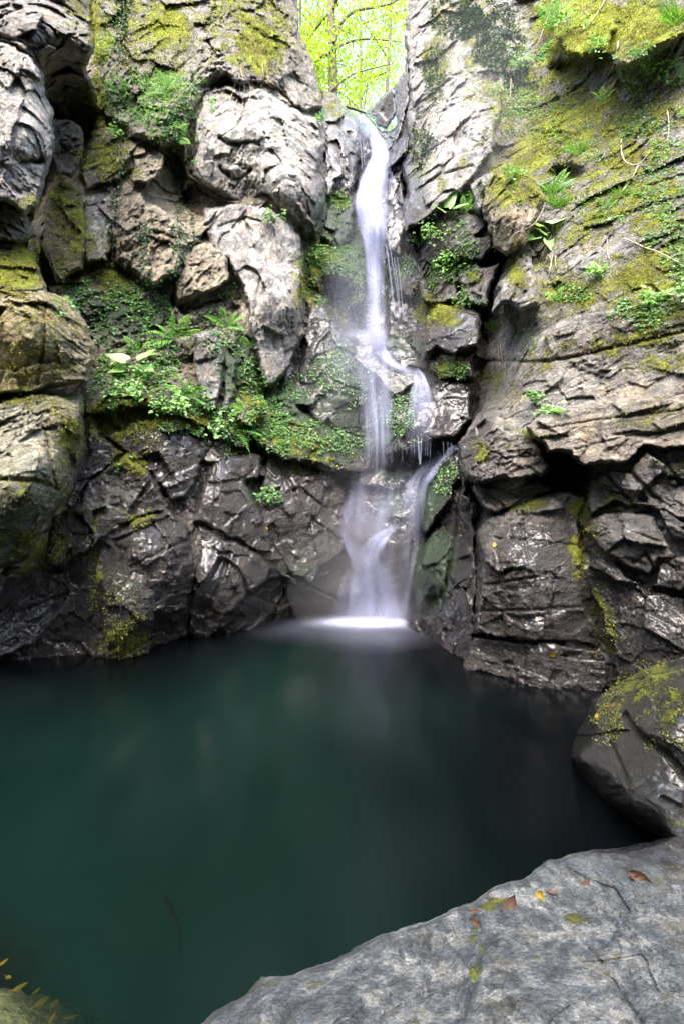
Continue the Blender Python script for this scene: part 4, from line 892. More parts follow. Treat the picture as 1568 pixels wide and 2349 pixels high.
def ribbon(name, pts, bow=.10, across=14, gap=.10, drape=False):
    """sheet of falling water; pts = (px, py, half width, density); it hangs in front of the rock, or lies on it (drape)"""
    s = smooth(pts, 8)
    c = np.linspace(-1, 1, across)
    tx = np.gradient(s[:, 0]); ty = np.gradient(s[:, 1]); L = np.hypot(tx, ty) + 1e-6
    nx, ny = ty / L, -tx / L
    kz = np.ones(9) / 9
    if len(s) < 9: kz = np.ones(3) / 3
    hw = len(kz) // 2
    def sm(z): return np.convolve(np.pad(z, hw, mode='edge'), kz, mode='valid')
    px = s[:, 0][:, None] + c[None] * s[:, 2][:, None] * nx[:, None]
    py = s[:, 1][:, None] + c[None] * s[:, 2][:, None] * ny[:, None]
    if drape:
        d = np.array([[zat(x, y, 2) for x, y in zip(a_, b_)] for a_, b_ in zip(px, py)])
        d = np.where(d > 10.5, np.median(d), d)
        for _ in range(2):
            d = np.stack([np.minimum(sm(d[:, k]), d[:, k] + .03) for k in range(across)], 1)
            d[:, 1:-1] = (d[:, :-2] + d[:, 1:-1] + d[:, 2:]) / 3
        d = d - gap
    else:
        zs = np.array([min(zat(p[0] + o * p[2] * .5, p[1], 3) for o in (-1, 0, 1)) for p in s])
        zs = np.where(zs > 10.2, 9.6, zs); zs = np.minimum(zs, sm(zs)); zs = sm(zs) - gap
        d = zs[:, None] - bow * (1 - c[None] ** 2)
    V = np.stack([(px - CX) / F * d, d, H - (py - CY) / F * d], -1).reshape(-1, 3)
    ln = np.concatenate([[0], np.cumsum(np.hypot(np.diff(s[:, 0]), np.diff(s[:, 1])))]) / 140
    uv = np.stack([np.repeat(((c + 1) / 2)[None], len(s), 0), np.repeat(ln[:, None], across, 1)], -1).reshape(-1, 2)
    uv[:, 1] += len(bpy.data.meshes) * .37
    den = np.repeat(s[:, 3][:, None], across, 1).ravel()
    n = len(s); ii = (np.arange(n - 1)[:, None] * across + np.arange(across - 1)[None]).ravel()
    me = mesh_np(name, V - np.array(fall.location), np.stack([ii, ii + 1, ii + across + 1, ii + across], 1), True, {'dens': np.clip(den, 0, 2)}, uv=uv)
    return link(name, me, FALLW, fall)

def zat(px, py, r=2):
    ix = int(round(px / G)) - GX0; iy = int(round(py / G)) - GY0
    w = ZB[max(0, iy - r):iy + r + 1, max(0, ix - r):ix + r + 1]; w = w[w < 50]
    return float(w.min()) if len(w) else 99.0

def silk(name, pts, n, seed, thin=.34, k=.46, **kw):
    """a soft sheet and n finer strands wandering inside it"""
    g = np.random.default_rng(seed)
    ribbon(name, [(x, y, w, d * .55) for x, y, w, d in pts], **kw)
    kw2 = dict(kw); kw2['across'] = 7
    for i in range(n):
        o = g.uniform(-.75, .75); dr = g.uniform(-.25, .25); lo = g.uniform(0, .35); hi = g.uniform(.65, 1.01); q = []
        for j, (x, y, w, d) in enumerate(pts):
            t = j / (len(pts) - 1); f = min(1, max(0, (t - lo) / .15 + .1)) * min(1, max(0, (hi - t) / .15 + .1))
            a_ = pts[max(0, j - 1)]; b_ = pts[min(len(pts) - 1, j + 1)]; tx, ty = b_[0] - a_[0], b_[1] - a_[1]; L = math.hypot(tx, ty) + 1e-6
            oo = (o + dr * t) * w
            q.append((x + ty / L * oo, y - tx / L * oo, max(3.0, w * thin * g.uniform(.7, 1.7)), d * k * f * g.uniform(.7, 1.2)))
        kw2['gap'] = kw.get('gap', .1) + g.uniform(.0, .05)
        ribbon('strand', q, **kw2)

silk('plunge', [(820, 264, 8, .3), (834, 280, 18, .9), (852, 308, 20, 1.1), (868, 336, 23, 1.2), (870, 362, 25, 1.2), (861, 395, 29, 1.0), (851, 430, 33, .8), (850, 470, 33, .6), (855, 520, 31, .6), (858, 580, 25, .5), (858, 640, 24, .45), (858, 700, 26, .40), (860, 755, 32, .34), (868, 806, 36, .0)], 10, 1, gap=.16)
silk('plunge', [(864, 330, 13, .2), (869, 362, 18, 1.2), (863, 400, 19, 1.2), (859, 450, 16, 1.0), (858, 520, 13, .9), (857, 600, 11, .7), (858, 700, 12, .55), (860, 760, 15, .45), (870, 812, 14, .1)], 4, 2, gap=.24)
silk('plunge', [(858, 390, 14, .1), (838, 430, 17, .65), (828, 462, 17, .6), (834, 505, 17, .5), (845, 545, 15, .35), (852, 620, 14, .0)], 4, 3, gap=.2)
silk('veil', [(862, 730, 36, .0), (858, 800, 46, .24), (858, 860, 48, .30), (862, 930, 46, .34), (866, 1000, 42, .36), (866, 1050, 42, .3), (862, 1100, 44, .0)], 9, 4, gap=.2, thin=.12)
ribbon('veil', [(800, 540, 50, .0), (805, 640, 70, .09), (820, 740, 80, .14), (830, 820, 90, .12), (840, 900, 100, .0)], gap=.3)
silk('cascade', [(782, 766, 8, .0), (810, 764, 12, .22), (840, 768, 14, .28), (862, 785, 18, .45), (880, 814, 15, .6), (900, 834, 13, .6), (928, 848, 14, .5), (952, 858, 16, .1)], 6, 5, bow=.01, gap=.03, drape=True)
silk('cascade', [(945, 816, 6, .0), (905, 810, 8, .28), (882, 812, 9, .2), (872, 822, 9, 0)], 2, 6, bow=.01, gap=.03, drape=True)
silk('plunge', [(948, 846, 10, .0), (958, 862, 15, .7), (962, 880, 20, .7), (963, 896, 26, .42), (963, 925, 30, .28), (962, 960, 32, .20), (960, 1000, 32, .15), (960, 1040, 30, .11), (962, 1078, 28, .0)], 12, 7, gap=.06, thin=.16, bow=.04)
silk('cascade', [(1050, 1022, 6, .0), (1028, 1036, 12, .6), (1003, 1054, 18, .85), (980, 1076, 24, .75), (960, 1102, 28, .5), (947, 1140, 32, .30), (942, 1190, 34, .18), (938, 1250, 32, .10), (932, 1320, 24, .10)], 8, 8, gap=.03, drape=True, thin=.22)
silk('cascade', [(956, 1120, 10, .0), (952, 1180, 12, .35), (954, 1235, 8, .32), (948, 1280, 6, .3), (938, 1330, 6, .4), (928, 1380, 10, .6), (916, 1420, 18, .7)], 3, 9, gap=.04, drape=True)
silk('cascade', [(914, 1200, 8, .0), (892, 1218, 14, .6), (868, 1240, 22, .8), (853, 1268, 30, .8), (848, 1304, 36, .5)], 8, 10, gap=.04, drape=True, thin=.25)
silk('cascade', [(786, 1205, 8, .0), (800, 1246, 14, .5), (818, 1275, 19, .65), (838, 1304, 26, .5)], 6, 11, gap=.04, drape=True, thin=.25)
silk('veil', [(862, 1072, 66, .0), (852, 1130, 70, .26), (842, 1180, 70, .34), (840, 1240, 64, .40), (844, 1296, 60, .3)], 14, 12, gap=.05, drape=True, thin=.12)
silk('plunge', [(838, 1266, 26, .0), (847, 1298, 44, .6), (854, 1345, 58, .65), (858, 1385, 66, .75), (860, 1422, 76, .9)], 10, 13, gap=.10, thin=.2)
silk('veil', [(850, 1280, 50, .0), (852, 1330, 80, .36), (856, 1380, 96, .46), (858, 1424, 112, .55)], 6, 14, gap=.16, thin=.15)
silk('veil', [(925, 1050, 26, .0), (922, 1150, 36, .14), (912, 1260, 40, .18), (905, 1350, 42, .24), (900, 1420, 46, .34)], 6, 15, gap=.06, thin=.12)

TRICK, nt = new_mat('trickle_water'); B = NB(nt)
_o = B.n('ShaderNodeOutputMaterial'); _d = B.n('ShaderNodeBsdfTranslucent'); _d.inputs[0].default_value = (.66, .71, .98, 1)
_e = B.n('ShaderNodeBsdfDiffuse'); _e.inputs[0].default_value = (.66, .71, .98, 1); _t = B.n('ShaderNodeBsdfTransparent')
_m = B.n('ShaderNodeMixShader'); _m.inputs[0].default_value = .5; B.l(_e.outputs[0], _m.inputs[1]); B.l(_d.outputs[0], _m.inputs[2])
_m2 = B.n('ShaderNodeMixShader'); _m2.inputs[0].default_value = .2; B.l(_t.outputs[0], _m2.inputs[1]); B.l(_m.outputs[0], _m2.inputs[2]); B.l(_m2.outputs[0], _o.inputs[0])

def trickle(x0, y0, x1, y1, r, sway=0.0):
    d = min(zat(x0, y0), zat(x1, y1), zat((x0 + x1) / 2, (y0 + y1) / 2)) - .05
    pts = []
    for t in np.linspace(0, 1, 8):
        pts.append(P(x0 + (x1 - x0) * (t ** .8 if x1 != x0 else t), y0 + (y1 - y0) * t, d))
    V, Q = tube(pts, np.full(8, r / F * d), 5)
    link('trickle', mesh_np('trickle', V - np.array(fall.location), Q), TRICK, fall)
trickle(882, 515, 917, 725, 1.0); trickle(884, 560, 904, 720, 1.6); trickle(910, 590, 925, 735, .9); trickle(903, 590, 916, 700, 1.0)
for q in range(7): x = 823 + q * 2.6; trickle(x, 300 + rng.uniform(0, 20), x + rng.uniform(2, 9), 370 + rng.uniform(-10, 25), .6)
for q in range(14): x = rng.uniform(882, 1045); trickle(x, 1012 + rng.uniform(-6, 10), x + rng.uniform(-1, 2), 1046 + rng.uniform(-10, 22), rng.uniform(.3, .55))
for q in range(12): x = rng.uniform(838, 880); trickle(x, 960 + rng.uniform(-60, 40), x + rng.uniform(-1, 2), 1075 + rng.uniform(-20, 16), rng.uniform(.25, .45))
for q in range(3): trickle(894 + q * 4, 385 + 10 * q, 896 + q * 4, 420 + 8 * q, .6)
trickle(957, 1000, 962, 1066, 1.5); trickle(966, 1005, 963, 1064, 1.2)

def foam_material():
    m, nt = new_mat('foam'); B = NB(nt)
    out = B.n('ShaderNodeOutputMaterial'); den = B.n('ShaderNodeAttribute', attribute_name='dens').outputs['Fac']
    df = B.n('ShaderNodeBsdfDiffuse'); df.inputs[0].default_value = (.66, .71, .98, 1); tr = B.n('ShaderNodeBsdfTransparent')
    mx = B.n('ShaderNodeMixShader'); B.l(den, mx.inputs[0]); B.l(tr.outputs[0], mx.inputs[1]); B.l(df.outputs[0], mx.inputs[2]); B.l(mx.outputs[0], out.inputs[0])
    return m
gx, gy = np.meshgrid(np.linspace(-2.4, 2.2, 120), np.linspace(4.6, 8.0, 100)); fx, fy = gx.ravel(), gy.ravel()
r1 = ((fx - .47) / .62) ** 2 + ((fy - 7.02) / .30) ** 2
r2 = ((fx - .2) / 1.35) ** 2 + ((fy - 6.75) / .75) ** 2
den = np.clip(1.15 * np.exp(-r1 * 1.1), 0, 1) + .055 * np.exp(-r2 * 1.0) + .035 * np.exp(-(((fx - .45) / .55) ** 2 + ((fy - 6.2) / .6) ** 2)) - .006  # foam core, plus wide faint terms painting the glow on the water
den = np.clip(den, 0, 1)
den *= 1 + .25 * fbm(np.c_[fx * 3, fy * 2, fx * 0], 3, 3)
ii = (np.arange(99)[:, None] * 120 + np.arange(119)[None]).ravel()
keep = den[ii] > 0
Qf = np.stack([ii, ii + 1, ii + 121, ii + 120], 1)[keep]
link('foam', mesh_np('foam', np.c_[fx, fy, fx * 0 + .012] - np.array(fall.location), Qf, True, {'dens': np.clip(den, 0, 1)}), foam_material(), fall)

# drifting spray round the foot of the fall
def spray(loc, rad, dens):
    m, nt = new_mat('spray'); B = NB(nt)
    o = B.n('ShaderNodeOutputMaterial'); v = B.n('ShaderNodeVolumePrincipled'); v.inputs['Density'].default_value = dens
    v.inputs['Color'].default_value = (.92, .94, 1, 1); v.inputs['Anisotropy'].default_value = .2
    B.l(v.outputs[0], o.inputs['Volume'])
    n = 24
    u, w = np.meshgrid(np.linspace(0, 2 * np.pi, n, endpoint=False), np.linspace(0.02, np.pi - .02, n // 2)); u = u.ravel(); w = w.ravel()
    V = np.c_[np.sin(w) * np.cos(u), np.sin(w) * np.sin(u), np.cos(w)] * np.array(rad) + np.array(loc)
    r = np.arange(n // 2 - 1)[:, None] * n; c = np.arange(n)[None]; c2 = (c + 1) % n
    Q = np.stack([(r + c).ravel(), (r + n + c).ravel(), (r + n + c2).ravel(), (r + c2).ravel()], 1)
    top = np.arange(n)[::-1][None]; bot = (len(V) - n + np.arange(n))[None]
    me = mesh_np('mist', V, [Q, top, bot])
    return tag(link('mist', me, m), 'thin spray hanging round the waterfall', None, None, 'stuff')
spray((.45, 6.9, .6), (1.3, .7, 1.1), .17)
spray(tuple(P(1095, 225, 6.9)), (1.1, .6, 1.5), .035)  # mist added to imitate the glow on the upper right wall
spray((.45, 7.1, 3.2), (1.0, .8, 3.6), .035)
#@@PLANTS
# ------------------------------------------------------------------ trees beyond the lip
LEAF_TREE = leaf_material('tree_leaf', (.17, .25, .022), (.28, .38, .035), (.42, .49, .06), trans=.6, rough=.5, scale=.6)
LEAF_HERB = leaf_material('herb_leaf', (.055, .13, .05), (.13, .26, .10), (.25, .40, .17), trans=.3, rough=.45, scale=2)
LEAF_PALE = leaf_material('pale_leaf', (.13, .27, .10), (.25, .46, .17), (.40, .60, .26), trans=.3, rough=.45, scale=2)
LEAF_IVY = leaf_material('ivy_leaf', (.010, .030, .008), (.025, .065, .018), (.06, .12, .04), trans=.1, rough=.35, scale=3)
LEAF_MOSS = leaf_material('moss_frond', (.10, .085, .027), (.22, .24, .045), (.40, .45, .075), trans=.2, rough=.8, scale=2.2)
LEAF_FERN = leaf_material('fern_leaf', (.05, .15, .02), (.11, .27, .045), (.20, .38, .07), trans=.35, rough=.5, scale=2)
LEAF_DRY = leaf_material('dry_leaf', (.055, .030, .020), (.10, .054, .034), (.16, .09, .055), trans=.1, rough=.7, scale=9)
LEAF_YEL = leaf_material('yellow_leaf', (.22, .14, .02), (.34, .24, .03), (.46, .36, .08), trans=.15, rough=.6, scale=9)

def unit(v):
    v = np.asarray(v, float); return v / (np.linalg.norm(v, axis=-1, keepdims=True) + 1e-9)

def leaves(Pt, D, N, L, W, tint, fold=.22, rnd=False):
    """folded leaf blades, two faces each"""
    D = unit(D); S = unit(np.cross(D, N)); N = np.cross(S, D)
    L = np.asarray(L, float)[:, None]; W = np.asarray(W, float)[:, None]
    n = len(Pt)
    if rnd:
        pts = [Pt, Pt + D * L * .25 + S * W * .45 + N * W * fold, Pt + D * L * .72 + S * W * .42 + N * W * fold, Pt + D * L - N * L * .08,
               Pt + D * L * .72 - S * W * .42 + N * W * fold, Pt + D * L * .25 - S * W * .45 + N * W * fold]
        V = np.stack(pts, 1).reshape(-1, 3); b = np.arange(n)[:, None] * 6
        Q = np.concatenate([b + np.array([[0, 1, 2, 3]]), b + np.array([[0, 3, 4, 5]])])
        return V, Q, np.repeat(tint, 6)
    pts = [Pt, Pt + D * L * .42 + S * W * .5 + N * W * fold, Pt + D * L - N * L * .1, Pt + D * L * .42 - S * W * .5 + N * W * fold]
    V = np.stack(pts, 1).reshape(-1, 3); b = np.arange(n)[:, None] * 4
    Q = np.concatenate([b + np.array([[0, 1, 2]]), b + np.array([[0, 2, 3]])])
    return V, Q, np.repeat(tint, 4)

def cat(parts):
    """join (V, F, attr) lists that share a face size"""
    vs, fs, ts, k = [], [], [], 0
    for V, Q, t in parts:
        vs.append(V); fs.append(Q + k); ts.append(t); k += len(V)
    return np.concatenate(vs), np.concatenate(fs), np.concatenate(ts)

def tubes(lst, sides=5):
    vs, fs, k = [], [], 0
    for pts, rad in lst:
        V, Q = tube(pts, rad, sides); vs.append(V); fs.append(Q + k); k += len(V)
    return np.concatenate(vs), np.concatenate(fs)

gx, gy = np.meshgrid(np.linspace(-22, 22, 60), np.linspace(9.6, 60, 60)); gx = gx.ravel(); gy = gy.ravel()
hz = 9.4 + .10 * (gy - 9.6) + 1.2 * fbm(np.c_[gx * .12, gy * .12, gx * 0], 3, 5) + np.abs(gx) * .12
ii = (np.arange(59)[:, None] * 60 + np.arange(59)[None]).ravel()
SOIL = plain('forest_soil', (.05, .04, .02), (.10, .11, .04), 2)
tag(link('hillside', mesh_np('hillside', np.c_[gx, gy, hz], np.stack([ii, ii + 1, ii + 61, ii + 60], 1)), SOIL), 'wooded ground above the top of the waterfall', None, None, 'structure')

def tree(base, top, r0, label, nleaf, seed, limbs=None, spread=2.6, low=.25, leaf=.15):
    g = np.random.default_rng(seed)
    base = np.array(base, float); top = np.array(top, float)
    e = tag(empty('broadleaf_tree', base), label, 'tree', 'trees above the waterfall')
    tr = smooth(np.array([base, base + (top - base) * .35 + g.normal(0, .12, 3) * [1, 1, 0], base + (top - base) * .7 + g.normal(0, .15, 3) * [1, 1, 0], top]), 6)
    V, Q = tube(tr - base, np.linspace(r0, r0 * .25, len(tr)), 10)
    link('trunk', mesh_np('trunk', V, Q), BARK, e)
    lst, tips = [], []
    for i in range(limbs or 11):
        t = g.uniform(low, .97); p = base + (top - base) * t
        a = g.uniform(0, 2 * np.pi); ln = spread * (1.15 - .6 * t) * g.uniform(.6, 1.1)
        d = np.array([math.cos(a), math.sin(a), g.uniform(.05, .55)])
        q = smooth([p, p + d * ln * .5 + [0, 0, .10], p + d * ln + [0, 0, g.uniform(-.25, .2)]], 5)
        lst.append((q - base, np.linspace(r0 * .32, r0 * .06, len(q))))
        for w in q[3:]: tips.append(w)
        for k in range(3):
            w = q[g.integers(3, len(q))]; d2 = unit(d + g.normal(0, .7, 3)); q2 = np.array([w, w + d2 * ln * .28, w + d2 * ln * .5 + [0, 0, -.08]])
            lst.append((q2 - base, np.linspace(r0 * .12, r0 * .03, 3)))
            tips += [q2[1], q2[2]]
    cur = None
    for q, r in lst:
        V, Q = tube(q - q[0], r, 5)
        if len(q) > 3:
            o0 = q[0]; cur = link('limb', mesh_np('limb', V, Q), BARK, e, o0)
        else:
            link('twig', mesh_np('twig', V, Q), BARK, cur, q[0] - o0)
    tips = np.array(tips)
    c = tips[g.integers(0, len(tips), nleaf)] + g.normal(0, 1, (nleaf, 3)) * np.array([.38, .38, .26])
    D = unit(g.normal(0, 1, (nleaf, 3)) + [0, 0, -.55]); N = unit(g.normal(0, .6, (nleaf, 3)) + [0, 0, 1])
    L = g.uniform(.6, 1.2, nleaf) * leaf
    V, Q, t = leaves(c - base, D, N, L, L * .5, g.uniform(0, 1, nleaf))
    link('crown', mesh_np('crown', V, Q, False, {'tint': t}), LEAF_TREE, e)

def hz_at(x, y): return 9.3 + .10 * (y - 9.6)
def pz(px, y): return (px - CX) / F * y
tree((pz(748, 13), 13, 9.6), (pz(782, 13.4), 13.4, 22), .19, 'tree with the thick leaning trunk just beyond the lip of the waterfall', 2200, 1, 12, 2.6, .52)
tree((pz(692, 14.5), 14.5, 9.7), (pz(722, 14.5), 14.5, 22), .07, 'slim tree half hidden behind the left gorge wall', 3000, 2, 10, 2.2, .3)
tree((pz(668, 17), 17, 9.9), (pz(690, 17), 17, 27), .09, 'slim tree farthest left behind the gorge wall', 4000, 3, 10, 2.8, .3)
tree((pz(880, 18.5), 18.5, 10), (pz(900, 18.5), 18.5, 30), .10, 'sunlit tree filling the right of the gap', 4200, 4, 14, 3.0, .25)
tree((pz(835, 23), 23, 10.5), (pz(820, 23), 23, 33), .12, 'bright tree behind the leaning trunk', 6000, 5, 14, 3.4, .3)
tree((pz(940, 24), 24, 10.5), (pz(960, 24), 24, 31), .12, 'pale tree at the right edge of the gap behind the tall slab', 3000, 6, 12, 3.2, .3)
tree((pz(740, 27), 27, 11), (pz(735, 27), 27, 38), .14, 'distant tree seen low between the two nearer trunks', 6000, 7, 14, 3.8, .3)
g_ = np.random.default_rng(60)
nl = 15000; c = np.c_[g_.uniform(-6, 9, nl), g_.uniform(31, 42, nl), g_.uniform(20, 47, nl)]
c = c[fbm(c * .28, 3, 8) > .02]; nl = len(c)
V, Q, t = leaves(c, unit(g_.normal(0, 1, (nl, 3)) + [0, 0, -.5]), unit(g_.normal(0, .6, (nl, 3)) + [0, 0, 1]), g_.uniform(.2, .4, nl), g_.uniform(.12, .22, nl), g_.uniform(.2, 1, nl))
tag(link('woods', mesh_np('woods', V, Q, False, {'tint': t}), LEAF_TREE), 'hazy sunlit foliage of the far wood', None, None, 'stuff')
def bough(label, pts, d, r, nleaf, seed):
    g = np.random.default_rng(seed)
    p = smooth([P(a, b, d + i * .15) for i, (a, b) in enumerate(pts)], 7)
    e = tag(empty('bough', p[0]), label, 'branch', 'bare boughs across the gap')
    V, Q = tube(p - p[0], np.linspace(r, r * .35, len(p)), 6); link('limb', mesh_np('limb', V, Q), BARK, e)
    n = nleaf; c = p[g.integers(2, len(p), n)] + g.normal(0, .28, (n, 3)) + [0, 0, -.1]
    V, Q, t = leaves(c - p[0], unit(g.normal(0, 1, (n, 3)) + [0, 0, -.7]), unit(g.normal(0, .6, (n, 3)) + [0, 0, 1]), g.uniform(.08, .15, n), g.uniform(.04, .07, n), g.uniform(0, .8, n))
    link('leaves', mesh_np('leaves', V, Q, False, {'tint': t}), LEAF_TREE, e)
bough('highest bough arching right across the bright gap', [(766, 98), (782, 55), (812, 26), (850, 18), (895, 8), (930, -12)], 13.0, .05, 500, 71)
bough('middle bough arching right from the leaning trunk', [(764, 118), (790, 100), (830, 90), (880, 92), (920, 96)], 13.1, .035, 300, 72)
bough('lowest thin bough rising right above the lip', [(755, 212), (785, 185), (815, 168), (850, 158), (900, 146)], 13.0, .03, 300, 73)
bough('leafy bough crossing left from the leaning trunk', [(757, 122), (735, 132), (720, 150), (705, 180)], 12.9, .05, 700, 74)
bough('long bare bough slanting down to the left gorge wall', [(775, 8), (750, 35), (720, 70), (695, 105), (680, 120)], 13.2, .05, 400, 75)
bough('dark bough lying just above the lip of the fall', [(795, 246), (812, 250), (840, 260), (860, 262)], 10.6, .035, 0 + 10, 76)

# ------------------------------------------------------------------ growth on the rock
def surf(px, py):
    """points on the built rock under traced positions, with normals"""
    px = np.atleast_1d(np.asarray(px, float)); py = np.atleast_1d(np.asarray(py, float))
    def at(a, b):
        ix = np.clip(np.rint(a / G).astype(int) - GX0, 0, ZB.shape[1] - 1); iy = np.clip(np.rint(b / G).astype(int) - GY0, 0, ZB.shape[0] - 1)
        z = ZB[iy, ix]
        return np.stack([(a - CX) / F * z, z, H - (b - CY) / F * z], -1)
    p = at(px, py); s = 3 * G
    dx = at(px + s, py) - at(px - s, py); dy = at(px, py + s) - at(px, py - s)
    n = unit(np.cross(dx, dy)); n = np.where(n[:, 1:2] > 0, -n, n)
    v = unit(p - np.array([0, 0, H])); n = np.where((n * v).sum(-1, keepdims=True) > -.15, -v, n)
    return p, n, p[:, 1] < 50

def scatter(g, bl, n, seed, thr=.25, nz=.8, sc=26):
    """traced positions spread through blobs (cx, cy, rx, ry, weight)"""
    ar = np.array([b[2] * b[3] * b[4] for b in bl]); k = g.choice(len(bl), n, p=ar / ar.sum())
    r = np.sqrt(g.uniform(0, 1.5, n)); a = g.uniform(0, 2 * np.pi, n)
    B_ = np.array([b[:4] for b in bl])[k]
    px = B_[:, 0] + B_[:, 2] * r * np.cos(a); py = B_[:, 1] + B_[:, 3] * r * np.sin(a)
    m = fbm(np.c_[px / sc, py / sc, px * 0], 4, seed) * nz + (1 - r * .7) > thr
    return px[m], py[m]

def carpet(name, label, bl, n, seed, mat, L, ratio, rnd, lift=.02, thr=.25, droop=.4):
    g = np.random.default_rng(seed)
    px, py = scatter(g, bl, n, seed, thr + .12, 1.1); p, nr, ok = surf(px, py); p, nr = p[ok], nr[ok]; n = len(p)
    up = np.array([0, 0, 1.])
    N = unit(nr * .8 + up * .7 + g.normal(0, .35, (n, 3)))
    D = unit(g.normal(0, 1, (n, 3)) + nr * .5 - up * droop)
    D = unit(D - N * (D * N).sum(-1, keepdims=True) + N * .15)
    ln = g.uniform(L[0], L[1], n)
    V, Q, t = leaves(p + nr * g.uniform(.2, 1.0, (n, 1)) * lift, D, N, ln, ln * ratio, np.clip(g.normal(.5, .25, n) + .25 * fbm(p * 3, 2, seed), 0, 1), rnd=rnd)
    return tag(link(name, mesh_np(name, V, Q, False, {'tint': t}), mat), label, None, None, 'stuff')

mossb = [b[:5] for b in MOSS if b[1] < 1900]
def tufts(label, bl, n, seed):
    g = np.random.default_rng(seed)
    px, py = scatter(g, bl, n, seed, .42, 1.2, 22); p, nr, ok = surf(px, py); p, nr = p[ok], nr[ok]; n = len(p)
    D = unit(nr * .7 + g.normal(0, .6, (n, 3)) + [0, 0, -.15]); N = unit(g.normal(0, 1, (n, 3)) - np.array([0, 1, 0]))
    ln = g.uniform(.012, .034, n) * np.clip(p[:, 1] / 6, .5, 1.3)
    V, Q, t = leaves(p, D, N, ln, ln * .55, np.clip(.5 + .45 * fbm(p * 2.4, 4, seed + 2) + g.normal(0, .16, n), 0, 1))
    tag(link('moss', mesh_np('moss', V, Q, False, {'tint': t}), LEAF_MOSS), label, None, None, 'stuff')
tufts('yellow green moss over the left boulders and upper left wall', [b for b in mossb if b[0] < 690], 42000, 301)
tufts('thick moss covering the leaning right wall', [b for b in mossb if b[0] > 930], 70000, 302)
tufts('wet moss hanging in the cleft beside the waterfall', [b for b in mossb if 640 < b[0] < 1060], 9000, 303)

SHELF = [(250, 690, 120, 50, .9), (330, 720, 70, 40, .8), (250, 780, 30, 50, .6), (330, 890, 110, 60, 1.0), (430, 940, 90, 45, 1.0), (540, 1000, 60, 40, 1.0), (575, 850, 26, 70, 1.0), (600, 880, 20, 50, .8), (290, 1065, 30, 16, .8), (540, 780, 40, 40, .5),
         (480, 760, 50, 50, .4), (360, 800, 60, 40, .5)]
CLEFT = [(620, 950, 46, 56, 1.0), (650, 895, 50, 40, .8), (700, 1005, 80, 36, .7), (770, 1015, 60, 24, .5), (750, 595, 55, 40, 1.0), (705, 620, 18, 50, .8), (770, 690, 40, 16, .8), (780, 462, 20, 18, .9), (815, 620, 24, 50, .5), (820, 700, 40, 40, .4), (910, 610, 34, 30, .6),
         (930, 960, 40, 60, .5), (620, 1140, 24, 16, .8), (1000, 640, 22, 40, .6), (1035, 842, 34, 28, 1.0), (780, 860, 60, 70, .35), (1020, 1090, 26, 50, .6), (640, 1030, 40, 20, .6)]
RIGHT = [(1075, 690, 40, 14, .9), (1030, 620, 34, 40, 1.0), (1070, 560, 26, 60, .5), (1300, 675, 46, 22, .5), (1480, 720, 70, 40, .5), (1540, 530, 60, 50, .5), (1500, 300, 80, 50, .6), (1490, 160, 80, 50, .9), (1180, 240, 50, 60, .6), (1230, 260, 60, 50, .5),
         (1250, 950, 40, 10, .6), (1130, 870, 20, 26, .4), (1400, 470, 70, 40, .35), (1500, 430, 60, 60, .4), (1180, 430, 16, 40, .4), (1100, 620, 24, 20, .4), (1330, 330, 60, 40, .3), (1560, 620, 40, 40, .5), (1200, 780, 30, 20, .4)]
UPPER = [(390, 230, 90, 60, .9), (400, 310, 50, 36, .9), (340, 200, 60, 40, .6), (250, 200, 34, 50, .5), (300, 270, 40, 30, .5), (420, 370, 30, 30, .5), (240, 100, 20, 60, .4)]
IVYB = [(1120, 90, 60, 90, 1.0), (1060, 40, 60, 60, .9), (1180, 130, 50, 40, .8), (1000, 160, 26, 60, .7), (1180, 190, 50, 30, .7), (970, 330, 26, 50, .6), (280, 30, 24, 50, .6), (1110, 440, 16, 30, .7), (1060, 480, 30, 26, .6)]
carpet('groundcover', 'small round leaved plants carpeting the shelf of the left wall', SHELF, 8500, 311, LEAF_HERB, (.025, .05), .8, True)
carpet('groundcover', 'bright green liverwort and clover on the dripping rocks of the cleft', CLEFT, 12000, 312, LEAF_HERB, (.02, .045), .8, True)
carpet('groundcover', 'scattered small leaves through the moss of the right wall', RIGHT, 8000, 313, LEAF_HERB, (.022, .045), .7, True)
carpet('groundcover', 'soft green growth hanging on the upper left wall', UPPER, 7000, 314, LEAF_HERB, (.025, .05), .5, False)
carpet('ivy_cover', 'dark ivy leaves spread over the tall slab and wall above it', IVYB, 8000, 315, LEAF_IVY, (.03, .055), .8, True)
carpet('leaf_litter', 'brown dead leaves caught in the moss of the right wall', [(1500, 280, 90, 80, .6), (1480, 420, 90, 50, .6), (1300, 440, 90, 60, .3), (1330, 800, 120, 60, .2), (1540, 160, 40, 60, .4)], 900, 316, LEAF_DRY, (.025, .06), .45, False)

